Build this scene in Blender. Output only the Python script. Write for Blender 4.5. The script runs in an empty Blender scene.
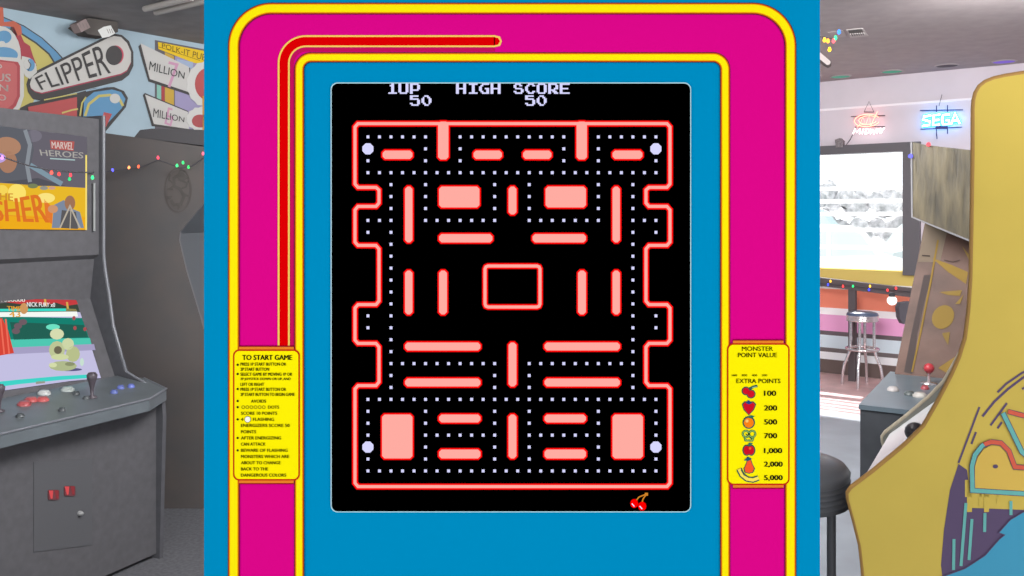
import bpy, math, random
from mathutils import Vector as V
random.seed(7)
scene = bpy.context.scene
COL = scene.collection
CAMZ, HOR, F = 1.5, 215.0, 900.0

# ------------------------------------------------------------------ materials
def lin(c):
    c = c / 255.0
    return c / 12.92 if c <= 0.04045 else ((c + 0.055) / 1.055) ** 2.4
def rgba(c): return (lin(c[0]), lin(c[1]), lin(c[2]), 1)
MATS = {}
def mat(name, c, rough=0.9, spec=0.05, noise=0.0, scale=20.0, metal=0.0, bump=0.0, c2=None, stretch=None):
    if name in MATS: return MATS[name]
    m = bpy.data.materials.new(name); m.use_nodes = True
    nt = m.node_tree; b = nt.nodes['Principled BSDF']
    b.inputs['Roughness'].default_value = rough
    b.inputs['Specular IOR Level'].default_value = spec
    b.inputs['Metallic'].default_value = metal
    b.inputs['Base Color'].default_value = rgba(c)
    if noise > 0 or bump > 0 or c2:
        tc = nt.nodes.new('ShaderNodeTexCoord'); mp = nt.nodes.new('ShaderNodeMapping')
        nz = nt.nodes.new('ShaderNodeTexNoise'); nz.inputs['Scale'].default_value = scale
        nz.inputs['Detail'].default_value = 5
        if stretch: mp.inputs['Scale'].default_value = stretch
        nt.links.new(tc.outputs['Object'], mp.inputs['Vector']); nt.links.new(mp.outputs['Vector'], nz.inputs['Vector'])
        if noise > 0 or c2:
            cr = nt.nodes.new('ShaderNodeValToRGB')
            cr.color_ramp.elements[0].position = 0.3; cr.color_ramp.elements[1].position = 0.7
            a = c2 if c2 else [max(0, v * (1 - noise)) for v in c]
            d = c if c2 else [min(255, v * (1 + noise)) for v in c]
            cr.color_ramp.elements[0].color = rgba(a); cr.color_ramp.elements[1].color = rgba(d)
            nt.links.new(nz.outputs['Fac'], cr.inputs['Fac']); nt.links.new(cr.outputs['Color'], b.inputs['Base Color'])
        if bump > 0:
            bp = nt.nodes.new('ShaderNodeBump'); bp.inputs['Strength'].default_value = bump; bp.inputs['Distance'].default_value = 0.01
            nt.links.new(nz.outputs['Fac'], bp.inputs['Height']); nt.links.new(bp.outputs['Normal'], b.inputs['Normal'])
    MATS[name] = m
    return m
def glow(name, c, s=1.0):
    if name in MATS: return MATS[name]
    m = bpy.data.materials.new(name); m.use_nodes = True
    b = m.node_tree.nodes['Principled BSDF']
    b.inputs['Base Color'].default_value = (0, 0, 0, 1)
    b.inputs['Specular IOR Level'].default_value = 0
    b.inputs['Emission Color'].default_value = rgba(c)
    b.inputs['Emission Strength'].default_value = s
    MATS[name] = m
    return m
PRINT = 1.0
def unlin(v): return 255 * (12.92 * v if v <= .0031308 else 1.055 * v ** (1 / 2.4) - .055)
def flat(c):   # matte paint / print of one colour
    if PRINT != 1.0: c = [unlin(lin(v) * PRINT) for v in c]
    return mat('paint_%d_%d_%d' % tuple(c), c, 1.0, 0.0)
def lit(c, s=1.0):
    return glow('lit_%d_%d_%d_%d' % (c[0], c[1], c[2], int(s * 10)), c, s)

# ------------------------------------------------------------------ mesh builder
class MB:
    def __init__(s): s.v = []; s.f = []; s.m = []; s.mats = []; s.smooth = []
    def mi(s, m):
        if m not in s.mats: s.mats.append(m)
        return s.mats.index(m)
    def add(s, vs, fs, m, smooth=False):
        o = len(s.v); s.v += [V(p) for p in vs]; k = s.mi(m)
        for f in fs: s.f.append([i + o for i in f]); s.m.append(k); s.smooth.append(smooth)
    def poly(s, pts, m): s.add(pts, [list(range(len(pts)))], m)
    def prism(s, pts, ext, m, side=None):
        n = len(pts); ext = V(ext)
        a = [V(p) for p in pts]; b = [p + ext for p in a]
        s.add(a + b, [list(range(n)), list(range(2 * n - 1, n - 1, -1))], m)
        s.add(a + b, [[i, (i + 1) % n, n + (i + 1) % n, n + i] for i in range(n)], side or m)
    def box(s, lo, hi, m):
        x0, y0, z0 = lo; x1, y1, z1 = hi
        s.prism([(x0, y0, z0), (x1, y0, z0), (x1, y0, z1), (x0, y0, z1)], (0, y1 - y0, 0), m)
    def tube(s, path, r, m, seg=10, closed=False):
        path = [V(p) for p in path]; n = len(path); rs = r if isinstance(r, (list, tuple)) else [r] * n
        vs = []; fs = []
        ref = None
        for i, p in enumerate(path):
            if closed: t = path[(i + 1) % n] - path[i - 1]
            else: t = path[min(i + 1, n - 1)] - path[max(i - 1, 0)]
            t.normalize()
            if ref is None: ref = V((0, 0, 1)) if abs(t.z) < 0.9 else V((1, 0, 0))
            a = ref - t * ref.dot(t); a.normalize(); ref = a; b = t.cross(a)
            for k in range(seg):
                w = 2 * math.pi * k / seg
                vs.append(p + (a * math.cos(w) + b * math.sin(w)) * rs[i])
        for i in range(n if closed else n - 1):
            j = (i + 1) % n
            for k in range(seg):
                l = (k + 1) % seg
                fs.append([i * seg + k, i * seg + l, j * seg + l, j * seg + k])
        s.add(vs, fs, m, True)
        if not closed: s.add(vs[:seg] + vs[-seg:], [list(range(seg)), list(range(seg, 2 * seg))], m)
    def lathe(s, c, prof, m, seg=28, axis=(0, 0, 1)):
        c = V(c); ax = V(axis).normalized()
        a = V((1, 0, 0)) if abs(ax.x) < 0.8 else V((0, 1, 0))
        a = (a - ax * a.dot(ax)).normalized(); b = ax.cross(a)
        vs = []; fs = []
        for r, h in prof:
            for k in range(seg):
                w = 2 * math.pi * k / seg
                vs.append(c + ax * h + (a * math.cos(w) + b * math.sin(w)) * max(r, 1e-5))
        for i in range(len(prof) - 1):
            for k in range(seg):
                l = (k + 1) % seg
                fs.append([i * seg + k, i * seg + l, (i + 1) * seg + l, (i + 1) * seg + k])
        s.add(vs, fs, m, True)
    def ball(s, c, r, m, seg=14):
        pr = [(r * math.sin(math.pi * i / 8), -r * math.cos(math.pi * i / 8)) for i in range(9)]
        s.lathe(c, pr, m, seg)
    def build(s, name, parent=None):
        me = bpy.data.meshes.new(name)
        off = V(parent_world(parent)) if parent else V((0, 0, 0))
        me.from_pydata([p - off for p in s.v], [], s.f)
        for m in s.mats: me.materials.append(m)
        for i, p in enumerate(me.polygons): p.material_index = s.m[i]; p.use_smooth = s.smooth[i]
        me.update()
        o = bpy.data.objects.new(name, me); COL.objects.link(o)
        if parent: o.parent = parent
        return o
def parent_world(p):
    t = V((0, 0, 0))
    while p: t += p.location; p = p.parent
    return t
def tag(o, label, cat, group=None):
    o['label'] = label; o['category'] = cat
    if group: o['group'] = group
    return o
def thing(name, loc, label, cat, group=None):
    o = bpy.data.objects.new(name, None); COL.objects.link(o); o.location = loc; o.empty_display_size = 0.05
    return tag(o, label, cat, group)
def struct(o): o['kind'] = 'structure'; return o
def recenter(o):   # mesh-only thing: move the origin to its own middle base
    vs = [v.co.copy() for v in o.data.vertices]
    c = V(((min(v.x for v in vs) + max(v.x for v in vs)) / 2, (min(v.y for v in vs) + max(v.y for v in vs)) / 2, min(v.z for v in vs)))
    for v in o.data.vertices: v.co -= c
    o.location = c
    return o

# ------------------------------------------------------------------ planes in the room
class Plane:
    def __init__(s, p, n, off=0):
        s.n = V(n).normalized()
        if (V((0, 0, CAMZ)) - V(p)).dot(s.n) < 0: s.n = -s.n
        s.p = V(p)
    def hit(s, px, py, off=0.0):          # the point of the surface seen in that direction, lifted by off
        d = V(((px - 512) / F, 1, -(py - HOR) / F)); o = V((0, 0, CAMZ))
        t = (s.p + s.n * off - o).dot(s.n) / d.dot(s.n)
        return o + d * t
class Front(Plane):
    pass
def at(px, py, Y): return V(((px - 512) * Y / F, Y, CAMZ - (py - HOR) * Y / F))

def shape(mb, pl, pts, m, off=0.002, th=0.0015):
    mb.prism([pl.hit(x, y, off) for x, y in pts], -pl.n * th, m)
def ell(cx, cy, rx, ry, n=24, a0=0, a1=360, rot=0):
    r = math.radians(rot); out = []
    for i in range(n + (0 if abs(a1 - a0) >= 360 else 1)):
        w = math.radians(a0 + (a1 - a0) * i / n); x = rx * math.cos(w); y = ry * math.sin(w)
        out.append((cx + x * math.cos(r) - y * math.sin(r), cy + x * math.sin(r) + y * math.cos(r)))
    return out
def ribbon(mb, pl, path, w, m, off=0.002, closed=False):
    n = len(path); L = []; R = []
    for i in range(n):
        if closed: a = path[i - 1]; c = path[(i + 1) % n]
        else: a = path[max(i - 1, 0)]; c = path[min(i + 1, n - 1)]
        b = path[i]
        def nrm(p, q):
            dx, dy = q[0] - p[0], q[1] - p[1]; l = math.hypot(dx, dy) or 1
            return (-dy / l, dx / l)
        if (not closed and i == 0): nx, ny = nrm(b, c); k = 1
        elif (not closed and i == n - 1): nx, ny = nrm(a, b); k = 1
        else:
            n1 = nrm(a, b); n2 = nrm(b, c); nx, ny = n1[0] + n2[0], n1[1] + n2[1]
            l = math.hypot(nx, ny) or 1; nx /= l; ny /= l
            k = 1 / max(0.4, nx * n1[0] + ny * n1[1])
        L.append(pl.hit(b[0] + nx * w / 2 * k, b[1] + ny * w / 2 * k, off)); R.append(pl.hit(b[0] - nx * w / 2 * k, b[1] - ny * w / 2 * k, off))
    vs = L + R
    fs = [[i, (i + 1) % n, n + (i + 1) % n, n + i] for i in range(n if closed else n - 1)]
    mb.add(vs, fs, m)
def rrect(x0, y0, x1, y1, r, n=8):
    out = []
    for cx, cy, a in ((x1 - r, y0 + r, -90), (x1 - r, y1 - r, 0), (x0 + r, y1 - r, 90), (x0 + r, y0 + r, 180)):
        for i in range(n + 1):
            w = math.radians(a + 90 * i / n); out.append((cx + r * math.cos(w), cy + r * math.sin(w)))
    return out
def arch(x0, top, x1, bot, r, n=12):     # up, round, across, round, down
    p = [(x0, bot)] + [(x0 + r - r * math.cos(math.radians(90 * i / n)), top + r - r * math.sin(math.radians(90 * i / n))) for i in range(n + 1)]
    if x1 is not None:
        p += [(x1 - r + r * math.sin(math.radians(90 * i / n)), top + r - r * math.cos(math.radians(90 * i / n))) for i in range(n + 1)] + [(x1, bot)]
    return p
FONTC = {}
def text(mb, pl, s, quad, m, off=0.003, bold=0.0):
    """letters fitted in the pixel quad TL, TR, BR, BL on the surface"""
    key = (s, 0)
    if key not in FONTC:
        c = bpy.data.curves.new('t', 'FONT'); c.body = s; c.resolution_u = 3
        o = bpy.data.objects.new('t', c); me = bpy.data.meshes.new_from_object(o)
        FONTC[key] = ([v.co.copy() for v in me.vertices], [list(p.vertices) for p in me.polygons])
        bpy.data.objects.remove(o); bpy.data.meshes.remove(me); bpy.data.curves.remove(c)
    vs, fs = FONTC[key]
    x0 = min(v.x for v in vs); x1 = max(v.x for v in vs); y0 = min(v.y for v in vs); y1 = max(v.y for v in vs)
    tl, tr, br, bl = quad; out = []
    for v in vs:
        u = (v.x - x0) / (x1 - x0); w = (v.y - y0) / (y1 - y0)
        tx = tl[0] + (tr[0] - tl[0]) * u; ty = tl[1] + (tr[1] - tl[1]) * u
        bx = bl[0] + (br[0] - bl[0]) * u; by = bl[1] + (br[1] - bl[1]) * u
        out.append(pl.hit(bx + (tx - bx) * w, by + (ty - by) * w, off))
    mb.add(out, fs, m)
    if bold > 0:            # heavier strokes: the same letters again, a hair to each side
        d = abs(bl[1] - tl[1]) * bold * 1.1
        for q in (-d, d): text(mb, pl, s, [(x + q, y) for x, y in quad], m, off)
def trect(x0, y0, x1, y1): return [(x0, y0), (x1, y0), (x1, y1), (x0, y1)]

# ================================================================== ROOM
CEIL = 2.77
WLp, WLd = V((-3.13, 5.5, 0)), V((0.573, 0.82, 0)).normalized()
WRp, WRd = V((2.94, 8.6, 0)), V((0.778, -0.628, 0)).normalized()
WL = Plane(WLp, (WLd.y, -WLd.x, 0)); WR = Plane(WRp, (WRd.y, -WRd.x, 0))
def onL(t): return WLp + WLd * t
def onR(t): return WRp + WRd * t
A0 = onL(-6.0); A1 = onL(5.85); B0 = onR(-2.7); B1 = onR(4.2); C1 = V((B1.x, -2.4, 0)); D1 = V((A0.x, -2.4, 0))

m_ceilR = mat('ceiling_plaster', (168, 158, 158), 0.95, 0.05, 0.03, 9, bump=0.1)
m_ceilL = mat('left_darker_grey', (150, 146, 145), 0.95, 0.05, 0.05, 6)  # left ceiling and left front wall share a darker grey
m_wall = mat('wall_white_paint', (214, 203, 210), 0.9, 0.05, 0.02, 3)
m_mural = mat('mural_sky_blue', (172, 192, 203), 0.95, 0.03, 0.02, 4)
m_floor = mat('floor_concrete', (146, 152, 160), 0.45, 0.3, 0.06, 3)
m_red = mat('floor_red_paint', (214, 178, 176), 0.4, 0.4, 0.08, 5)
m_floor_dark = mat('floor_dark_grey', (93, 93, 97), 1.0, 0.0, 0.08, 60)  # left half of the floor in a darker grey

mb = MB()
for poly_, m in (([D1, V((0.0, -2.4, 0)), V((0.0, 9.9, 0)), A1, A0], m_floor_dark),
                 ([V((0.0, -2.4, 0)), C1, V((C1.x, 5.9, 0)), V((0, 7.4, 0))], m_floor),
                 ([V((0, 7.4, 0)), V((C1.x, 5.9, 0)), B1, B0, A1, V((0.0, 9.9, 0))], m_red)):
    mb.prism([p + V((0, 0, 0)) for p in poly_], (0, 0, -0.1), m)
struct(mb.build('floor'))
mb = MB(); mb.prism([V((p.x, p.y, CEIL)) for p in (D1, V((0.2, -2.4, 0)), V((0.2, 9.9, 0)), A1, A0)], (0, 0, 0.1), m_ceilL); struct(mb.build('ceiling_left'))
mb = MB(); mb.prism([V((p.x, p.y, CEIL)) for p in (V((0.2, -2.4, 0)), C1, B1, B0, A1, V((0.2, 9.9, 0)))], (0, 0, 0.1), m_ceilR); struct(mb.build('ceiling_right'))
def wallseg(mb, a, b, z0, z1, m, th=0.12, out=None):
    d = (b - a).normalized(); n = V((d.y, -d.x, 0))
    mid = (a + b) / 2
    if (V((0, 3, 0)) - mid).dot(n) > 0: n = -n
    mb.prism([V((a.x, a.y, z0)), V((b.x, b.y, z0)), V((b.x, b.y, z1)), V((a.x, a.y, z1))], n * th, m)
mb = MB(); wallseg(mb, A1, B0, 0, CEIL, m_wall); struct(mb.build('wall_back'))
mb = MB(); wallseg(mb, B1, C1, 0, CEIL, m_wall); struct(mb.build('wall_right'))
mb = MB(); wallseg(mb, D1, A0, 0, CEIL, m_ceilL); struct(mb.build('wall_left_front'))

# ---- left wall with the painted mural
mb = MB(); wallseg(mb, A0, A1, 0, CEIL, m_mural)
DK = (88, 86, 86); WH = (204, 203, 198); RD = (186, 98, 98); BLU = (110, 155, 190); YEL = (200, 188, 116); ORG = (196, 110, 92)
def S(pts, c, l): shape(mb, WL, pts, flat(c), 0.002 + 0.0016 * l, 0.0015)
def Rb(pts, w, c, l, closed=False): ribbon(mb, WL, pts, w, flat(c), 0.002 + 0.0016 * l, closed)
S([(-14, 12), (3, 17), (24, 26), (42, 38), (56, 51), (66, 62), (58, 70), (40, 80), (28, 120), (-14, 116)], BLU, 0)
Rb([(-14, 12), (3, 17), (24, 26), (42, 38), (56, 51), (66, 62)], 1.0, DK, 1)
S([(-14, 26), (5, 28), (22, 34), (36, 43), (49, 54), (54, 62), (40, 80), (28, 120), (-14, 116)], YEL, 1)
Rb([(-14, 26), (5, 28), (22, 34), (36, 43), (49, 54), (54, 62)], 1.6, DK, 2)
S([(12, 25), (18, 28), (24, 42), (30, 46), (33, 56), (37, 66), (30, 66), (22, 60), (16, 50)], (172, 84, 92), 3)
S([(-14, 20), (-2, 6), (3, 6), (4, 22), (14, 21), (21, 26), (22, 34), (18, 36), (14, 27), (4, 26), (-14, 28)], ORG, 4)
S(ell(14, 31, 4, 6), (100, 90, 86), 3)
S(ell(0, 56, 21, 30), WH, 5)
S(ell(4, 37, 7.5, 6.5), BLU, 6); S(ell(3, 55, 15, 8), BLU, 6); S(ell(2, 44, 3.5, 3), WH, 7)
S([(22, 56), (30, 58), (36, 64), (37, 72), (30, 79), (25, 76), (21, 64)], WH, 6)
S(ell(30, 65, 4.8, 6.3), BLU, 7); S(ell(27, 64, 3.2, 5), WH, 8); Rb([(28, 60), (31, 65), (28, 71)], 0.8, DK, 9)
S([(-14, 56), (20, 58), (24, 64), (24, 96), (20, 108), (12, 114), (-14, 116)], WH, 8)
S([(-14, 58), (18, 62), (20, 66), (20, 96), (16, 106), (10, 112), (-14, 113)], (176, 90, 94), 9)
S([(-14, 60), (14, 63), (17, 66), (17, 96), (13, 104), (8, 108), (-14, 110)], (196, 112, 112), 10)
lt = flat((216, 206, 200))
text(mb, WL, 'O', [(-6, 63), (2, 64), (2, 69), (-6, 68)], lt, 0.021, 0.03)
text(mb, WL, 'US', [(-4, 73), (10.5, 74), (10.5, 82), (-4, 81)], lt, 0.021, 0.03)
text(mb, WL, 'N', [(-1, 84), (8, 85), (8, 91.5), (-1, 90.5)], lt, 0.021, 0.03)
text(mb, WL, 'O', [(-2, 94), (6, 95), (6, 101), (-2, 100)], lt, 0.021, 0.03)
# flipper bat
S([(26.5, 84), (29, 76), (36, 71), (107, 36), (114, 33.5), (122, 35), (129, 41), (133.4, 52), (133.4, 66), (129, 75), (122, 80.5), (42, 101), (33, 99), (28, 92)], DK, 5)
S([(30, 85), (32, 77), (38, 73), (108, 38), (114, 36), (121, 37), (127, 43), (131, 52), (131, 63), (127, 71.5), (121, 75), (42, 94), (35, 92), (31, 89)], (172, 84, 100), 6)
S([(30, 84), (32, 77), (38, 73), (108, 38), (114, 36), (121, 37), (127, 43), (131, 52), (131, 62), (127, 70), (121, 73.6), (42, 92.7), (35, 91), (31, 88)], (204, 201, 196), 11)
S(ell(115.5, 55, 8.2, 9.6), (196, 92, 108), 12); S(ell(114, 55.4, 8.2, 9.8), DK, 13)
text(mb, WL, 'FLIPPER', [(34.5, 78), (103, 43), (111, 73), (41.5, 90)], flat((84, 82, 82)), 0.025, 0.0)
# lower bat
S([(20, 108), (30, 103), (77, 93), (95, 88), (114, 87), (124, 91), (128, 98), (126, 107), (106, 131), (60, 140), (16, 136)], DK, 3)
S([(28, 107), (77, 97), (77, 118), (30, 118)], RD, 12)
S([(83, 120), (84, 100), (94, 92), (112, 89.5), (121, 92), (125.5, 99), (122, 108), (104, 127)], BLU, 12)
Rb([(85, 116), (89, 104), (99, 96), (110, 95), (120, 100), (123, 106)], 2.6, YEL, 13); Rb([(80, 116), (82, 103), (86, 97)], 1.6, YEL, 13)
Rb([(62, 113), (72, 110), (78, 109)], 1.6, YEL, 13); Rb([(44, 100), (77, 93.5)], 1.2, YEL, 13); Rb([(86, 91), (110, 86)], 1.2, (160, 185, 205), 13)
S([(104, 112), (112, 114), (106, 127), (100, 127)], RD, 13); S(ell(115, 98.5, 5.2, 4.8), WH, 14)
# back-box with the million signs
S([(155, 40), (240, 56), (240, 180), (155, 140)], (110, 106, 112), 0)
S([(157, 84), (161.2, 85.5), (161.2, 120), (157, 120)], (140, 192, 176), 1)
S([(161.5, 84), (164.6, 85), (164.6, 125), (161.5, 123)], (176, 84, 88), 1)
S([(165, 52), (174, 56), (174, 128), (165, 124)], (202, 168, 84), 1)
S([(175, 56), (215, 66), (215, 130), (175, 128)], (164, 156, 190), 1)
S([(177, 59), (193, 62), (193, 70), (177, 68)], (168, 182, 206), 2)
S([(158, 42), (230, 56), (230, 70), (193, 62.6), (158.5, 49)], (236, 200, 60), 2)
Rb([(158.5, 46.8), (200, 60.5)], 0.4, (120, 96, 50), 3)
text(mb, WL, 'POLK-IT PUE', [(162, 43), (206, 54.5), (205, 61), (162, 48)], flat((120, 100, 60)), 0.009)
S([(138.5, 46.5), (141, 44), (190, 68), (192, 96), (148.5, 81.5)], DK, 3)
S([(140.6, 43.2), (189, 67), (191, 92.8), (150, 79)], (204, 202, 198), 4)
Rb([(168.6, 62.5), (177, 64.6), (169, 87)], 2.8, (206, 158, 184), 5)
text(mb, WL, 'MILLION', [(150, 61), (185, 72.5), (184, 79), (149, 70)], flat((78, 78, 78)), 0.013)
S([(143, 95), (145, 93), (188, 111), (189, 131), (152, 126)], DK, 3)
S([(145.2, 94.5), (188, 112), (189, 129), (154, 124)], (204, 202, 198), 4)
Rb([(172.5, 109.5), (168.8, 108.5), (165.5, 123), (170.5, 125), (172.5, 117.5), (168, 116)], 2.0, (206, 158, 184), 5)
text(mb, WL, 'MILLION', [(153.7, 108), (184.5, 117.5), (184, 122.3), (153, 117)], flat((78, 78, 78)), 0.013)
def cloud(cx, cy, rx, ry, l):
    S([(cx + (rx + (1.2 if i % 2 else 0)) * math.cos(i * math.pi / 14), cy + (ry + (1.2 if i % 2 else 0)) * math.sin(i * math.pi / 14)) for i in range(28)], (212, 211, 207), l)
cloud(206, 84, 18.5, 22, 6); cloud(202, 119, 15, 11.5, 8)
S(ell(209, 84, 14, 16.5), (186, 98, 98), 7); S([(202.6, 96), (204, 96), (204, 132), (202.6, 132)], (206, 150, 70), 9); S(ell(200, 121, 8, 6.5), (176, 96, 98), 9)
struct(mb.build('wall_left'))

# ---- right wall with the window opening
def tR(px):                                    # distance along the right wall under a pixel column
    p = WR.hit(px, HOR); return (V((p.x, p.y, 0)) - WRp).dot(WRd)
tw0, tw1 = tR(690), tR(921)
zt = WR.hit(860, 150).z; zs = 0.99
mb = MB()
wallseg(mb, onR(-2.7), onR(tw0), 0, CEIL, m_wall); wallseg(mb, onR(tw1), onR(4.2), 0, CEIL, m_wall)
wallseg(mb, onR(tw0), onR(tw1), zt, CEIL, m_wall)
struct(mb.build('wall_right_back'))
# striped low wall below the window (painted bands; the lowest pale ones paint in light reflections)
mb = MB()
bands = [(zs, 0.86, (214, 190, 110)), (0.86, 0.80, (240, 234, 230)), (0.80, 0.62, (250, 148, 122)), (0.62, 0.555, (252, 246, 248)), (0.555, 0.40, (236, 168, 210)),
         (0.40, 0.36, (110, 100, 104)), (0.36, 0.24, (212, 226, 234)), (0.24, 0.20, (116, 108, 108)), (0.20, 0.13, (240, 242, 244)), (0.13, 0.0, (112, 98, 94))]
for a, b, c in bands: wallseg(mb, onR(tw0), onR(tw1), b, a, flat(c), 0.2)
struct(mb.build('wall_under_window'))
# bright line of the upper wall, drawn as a pale raised strip
mb = MB(); nR = WR.n; zt_ = WR.hit(820, 110).z
a = onR(-2.6); b = onR(4.15)
mb.prism([V((a.x, a.y, zt_ - .012)), V((b.x, b.y, zt_ - .012)), V((b.x, b.y, zt_ + .008)), V((a.x, a.y, zt_ + .008))], nR * .012, mat('wall_strip_pale', (244, 236, 240), .8, .1))
struct(mb.build('trim_1'))
m_frame = mat('window_frame_grey', (100, 96, 100), 0.5, 0.3)
win = bpy.data.objects.new('window_1', None); COL.objects.link(win); win.location = onR((tw0 + tw1) / 2) + V((0, 0, zs)); struct(win)
mb = MB()
def wbox(mb, t0, t1, z0, z1, o0, o1, m):
    a = onR(t0) + nR * o0; b = onR(t1) + nR * o0
    mb.prism([V((a.x, a.y, z0)), V((b.x, b.y, z0)), V((b.x, b.y, z1)), V((a.x, a.y, z1))], nR * (o1 - o0), m)
wbox(mb, tw0, tR(921), zt - 0.03, zt + 0.05, -0.08, 0.045, m_frame)
wbox(mb, tR(904), tR(921), zs - 0.03, zt - 0.03, -0.08, 0.045, m_frame)
wbox(mb, tw0, tw0 + 0.07, zs, zt - 0.03, -0.08, 0.03, m_frame)
mb.build('window_frame', win)
m_glass = bpy.data.materials.new('clear_glass'); m_glass.use_nodes = True
nt = m_glass.node_tree; nt.nodes.clear(); o_ = nt.nodes.new('ShaderNodeOutputMaterial'); mx = nt.nodes.new('ShaderNodeMixShader'); mx.inputs[0].default_value = 0.06
tr = nt.nodes.new('ShaderNodeBsdfTransparent'); gl = nt.nodes.new('ShaderNodeBsdfGlossy'); gl.inputs['Roughness'].default_value = 0.05
nt.links.new(tr.outputs[0], mx.inputs[1]); nt.links.new(gl.outputs[0], mx.inputs[2]); nt.links.new(mx.outputs[0], o_.inputs[0])
mb = MB(); wbox(mb, tw0 + 0.07, tR(904), zs, zt - 0.03, -0.05, -0.044, m_glass); mb.build('window_glass', win)
m_blind = bpy.data.materials.new('blind_white'); m_blind.use_nodes = True
nt = m_blind.node_tree; nt.nodes.clear(); o_ = nt.nodes.new('ShaderNodeOutputMaterial'); mx = nt.nodes.new('ShaderNodeMixShader'); mx.inputs[0].default_value = 0.6
df = nt.nodes.new('ShaderNodeBsdfDiffuse'); df.inputs[0].default_value = (.9, .9, .9, 1); tl = nt.nodes.new('ShaderNodeBsdfTranslucent'); tl.inputs[0].default_value = (.95, .95, .95, 1)
nt.links.new(df.outputs[0], mx.inputs[1]); nt.links.new(tl.outputs[0], mx.inputs[2]); nt.links.new(mx.outputs[0], o_.inputs[0])
mb = MB()
for yy in (188, 201, 214, 230, 248, 267.5):
    z = CAMZ - (yy - HOR) * 8.3 / F
    wbox(mb, tw0 + 0.07, tR(904), z - 0.019, z + 0.019, -0.03, -0.022, m_blind)
bl = recenter(mb.build('window_blind')); tag(bl, 'white horizontal slats hung across the bright window', 'blind')
# outside
mb = MB(); mb.prism([(-6, 9.5, -0.06), (6.2, 9.2, -0.06), (30, 9.2, -0.06), (40, 60, -0.06), (-10, 60, -0.06)], (0, 0, -0.1), mat('outdoor_concrete', (235, 235, 235), 0.9, 0.05, 0.05, 2)); 
g = mb.build('outdoor_ground'); struct(g)
def hedge(px0, px1, Y, h, label):
    mb = MB(); m = mat('hedge_leaves', (232, 230, 232), 1.0, 0.0, c2=(150, 152, 152), noise=0.1, scale=6)  # leaf colour paled to carry the washed-out haze outdoors
    x0 = at(px0, 0, Y).x; x1 = at(px1, 0, Y).x; n = int((x1 - x0) / 0.28)
    for i in range(n):
        for j in range(3):
            c = V((x0 + (x1 - x0) * (i + random.random() * .6) / n, Y + random.uniform(-.6, .6), h * (0.12 + 0.36 * j) + random.uniform(-.12, .12)))
            r = random.uniform(.22, .42); seg = 10; vs = []; fs = []
            for a in range(7):
                for b in range(seg):
                    th = math.pi * a / 6; ph = 2 * math.pi * b / seg; k = r * random.uniform(.8, 1.15)
                    vs.append(c + V((k * math.sin(th) * math.cos(ph), k * math.sin(th) * math.sin(ph), k * math.cos(th))))
            for a in range(6):
                for b in range(seg): fs.append([a * seg + b, a * seg + (b + 1) % seg, (a + 1) * seg + (b + 1) % seg, (a + 1) * seg + b])
            mb.add(vs, fs, m, True)
    return tag(recenter(mb.build('hedge')), label, 'hedge')
hedge(800, 925, 24, 2.3, 'pale grey leafy hedge seen outside through the window, behind the cars')
def car(px0, px1, Y, base, label, c, body_h):
    x0 = at(px0, 0, Y).x; x1 = at(px1, 0, Y).x; L = x1 - x0; r = thing('car', ((x0 + x1) / 2, Y, -0.05), label, 'car')
    P = [(0, .32), (.0, .62), (.04, .78), (.2, .86), (.30, 1.22), (.36, 1.36), (.62, 1.38), (.70, 1.3), (.82, .92), (.97, .82), (1, .6), (1, .32)]
    mb = MB(); mb.prism([(x0 + u * L, Y - .85, z * body_h - .05) for u, z in P], (0, 1.7, 0), mat('car_paint_' + c[0], c[1], 0.3, 0.4)); mb.build('body', r)
    mb = MB(); mb.prism([(x0 + u * L, Y - .87, z * body_h - .05) for u, z in [(.24, .88), (.33, 1.2), (.37, 1.3), (.47, 1.31), (.47, .88)]], (0, .03, 0), mat('car_glass', (190, 204, 208), .1, .5)); 
    mb.prism([(x0 + u * L, Y - .87, z * body_h - .05) for u, z in [(.5, .88), (.5, 1.31), (.61, 1.31), (.68, 1.24), (.77, .9)]], (0, .03, 0), MATS['car_glass']); mb.build('side_window', r)
    for u in (.17, .82):
        mb = MB(); mb.lathe((x0 + u * L, Y - .9, .28), [(0, 0), (.2, 0), (.31, .02), (.33, .1), (.33, .2), (0, .2)], mat('tyre', (90, 90, 92), .9), 24, (0, 1, 0)); mb.build('wheel', r)
car(736, 891, 15.5, 0, 'white car parked outside just beyond the window', ('white', (236, 238, 238)), 1.0)
car(872, 1010, 19, 0, 'grey green car behind the white car outside', ('grey', (176, 186, 186)), 1.02)
car(700, 862, 19.5, 0, 'pale blue van roof showing above the white car outside', ('blue', (178, 196, 200)), 1.25)

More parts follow.
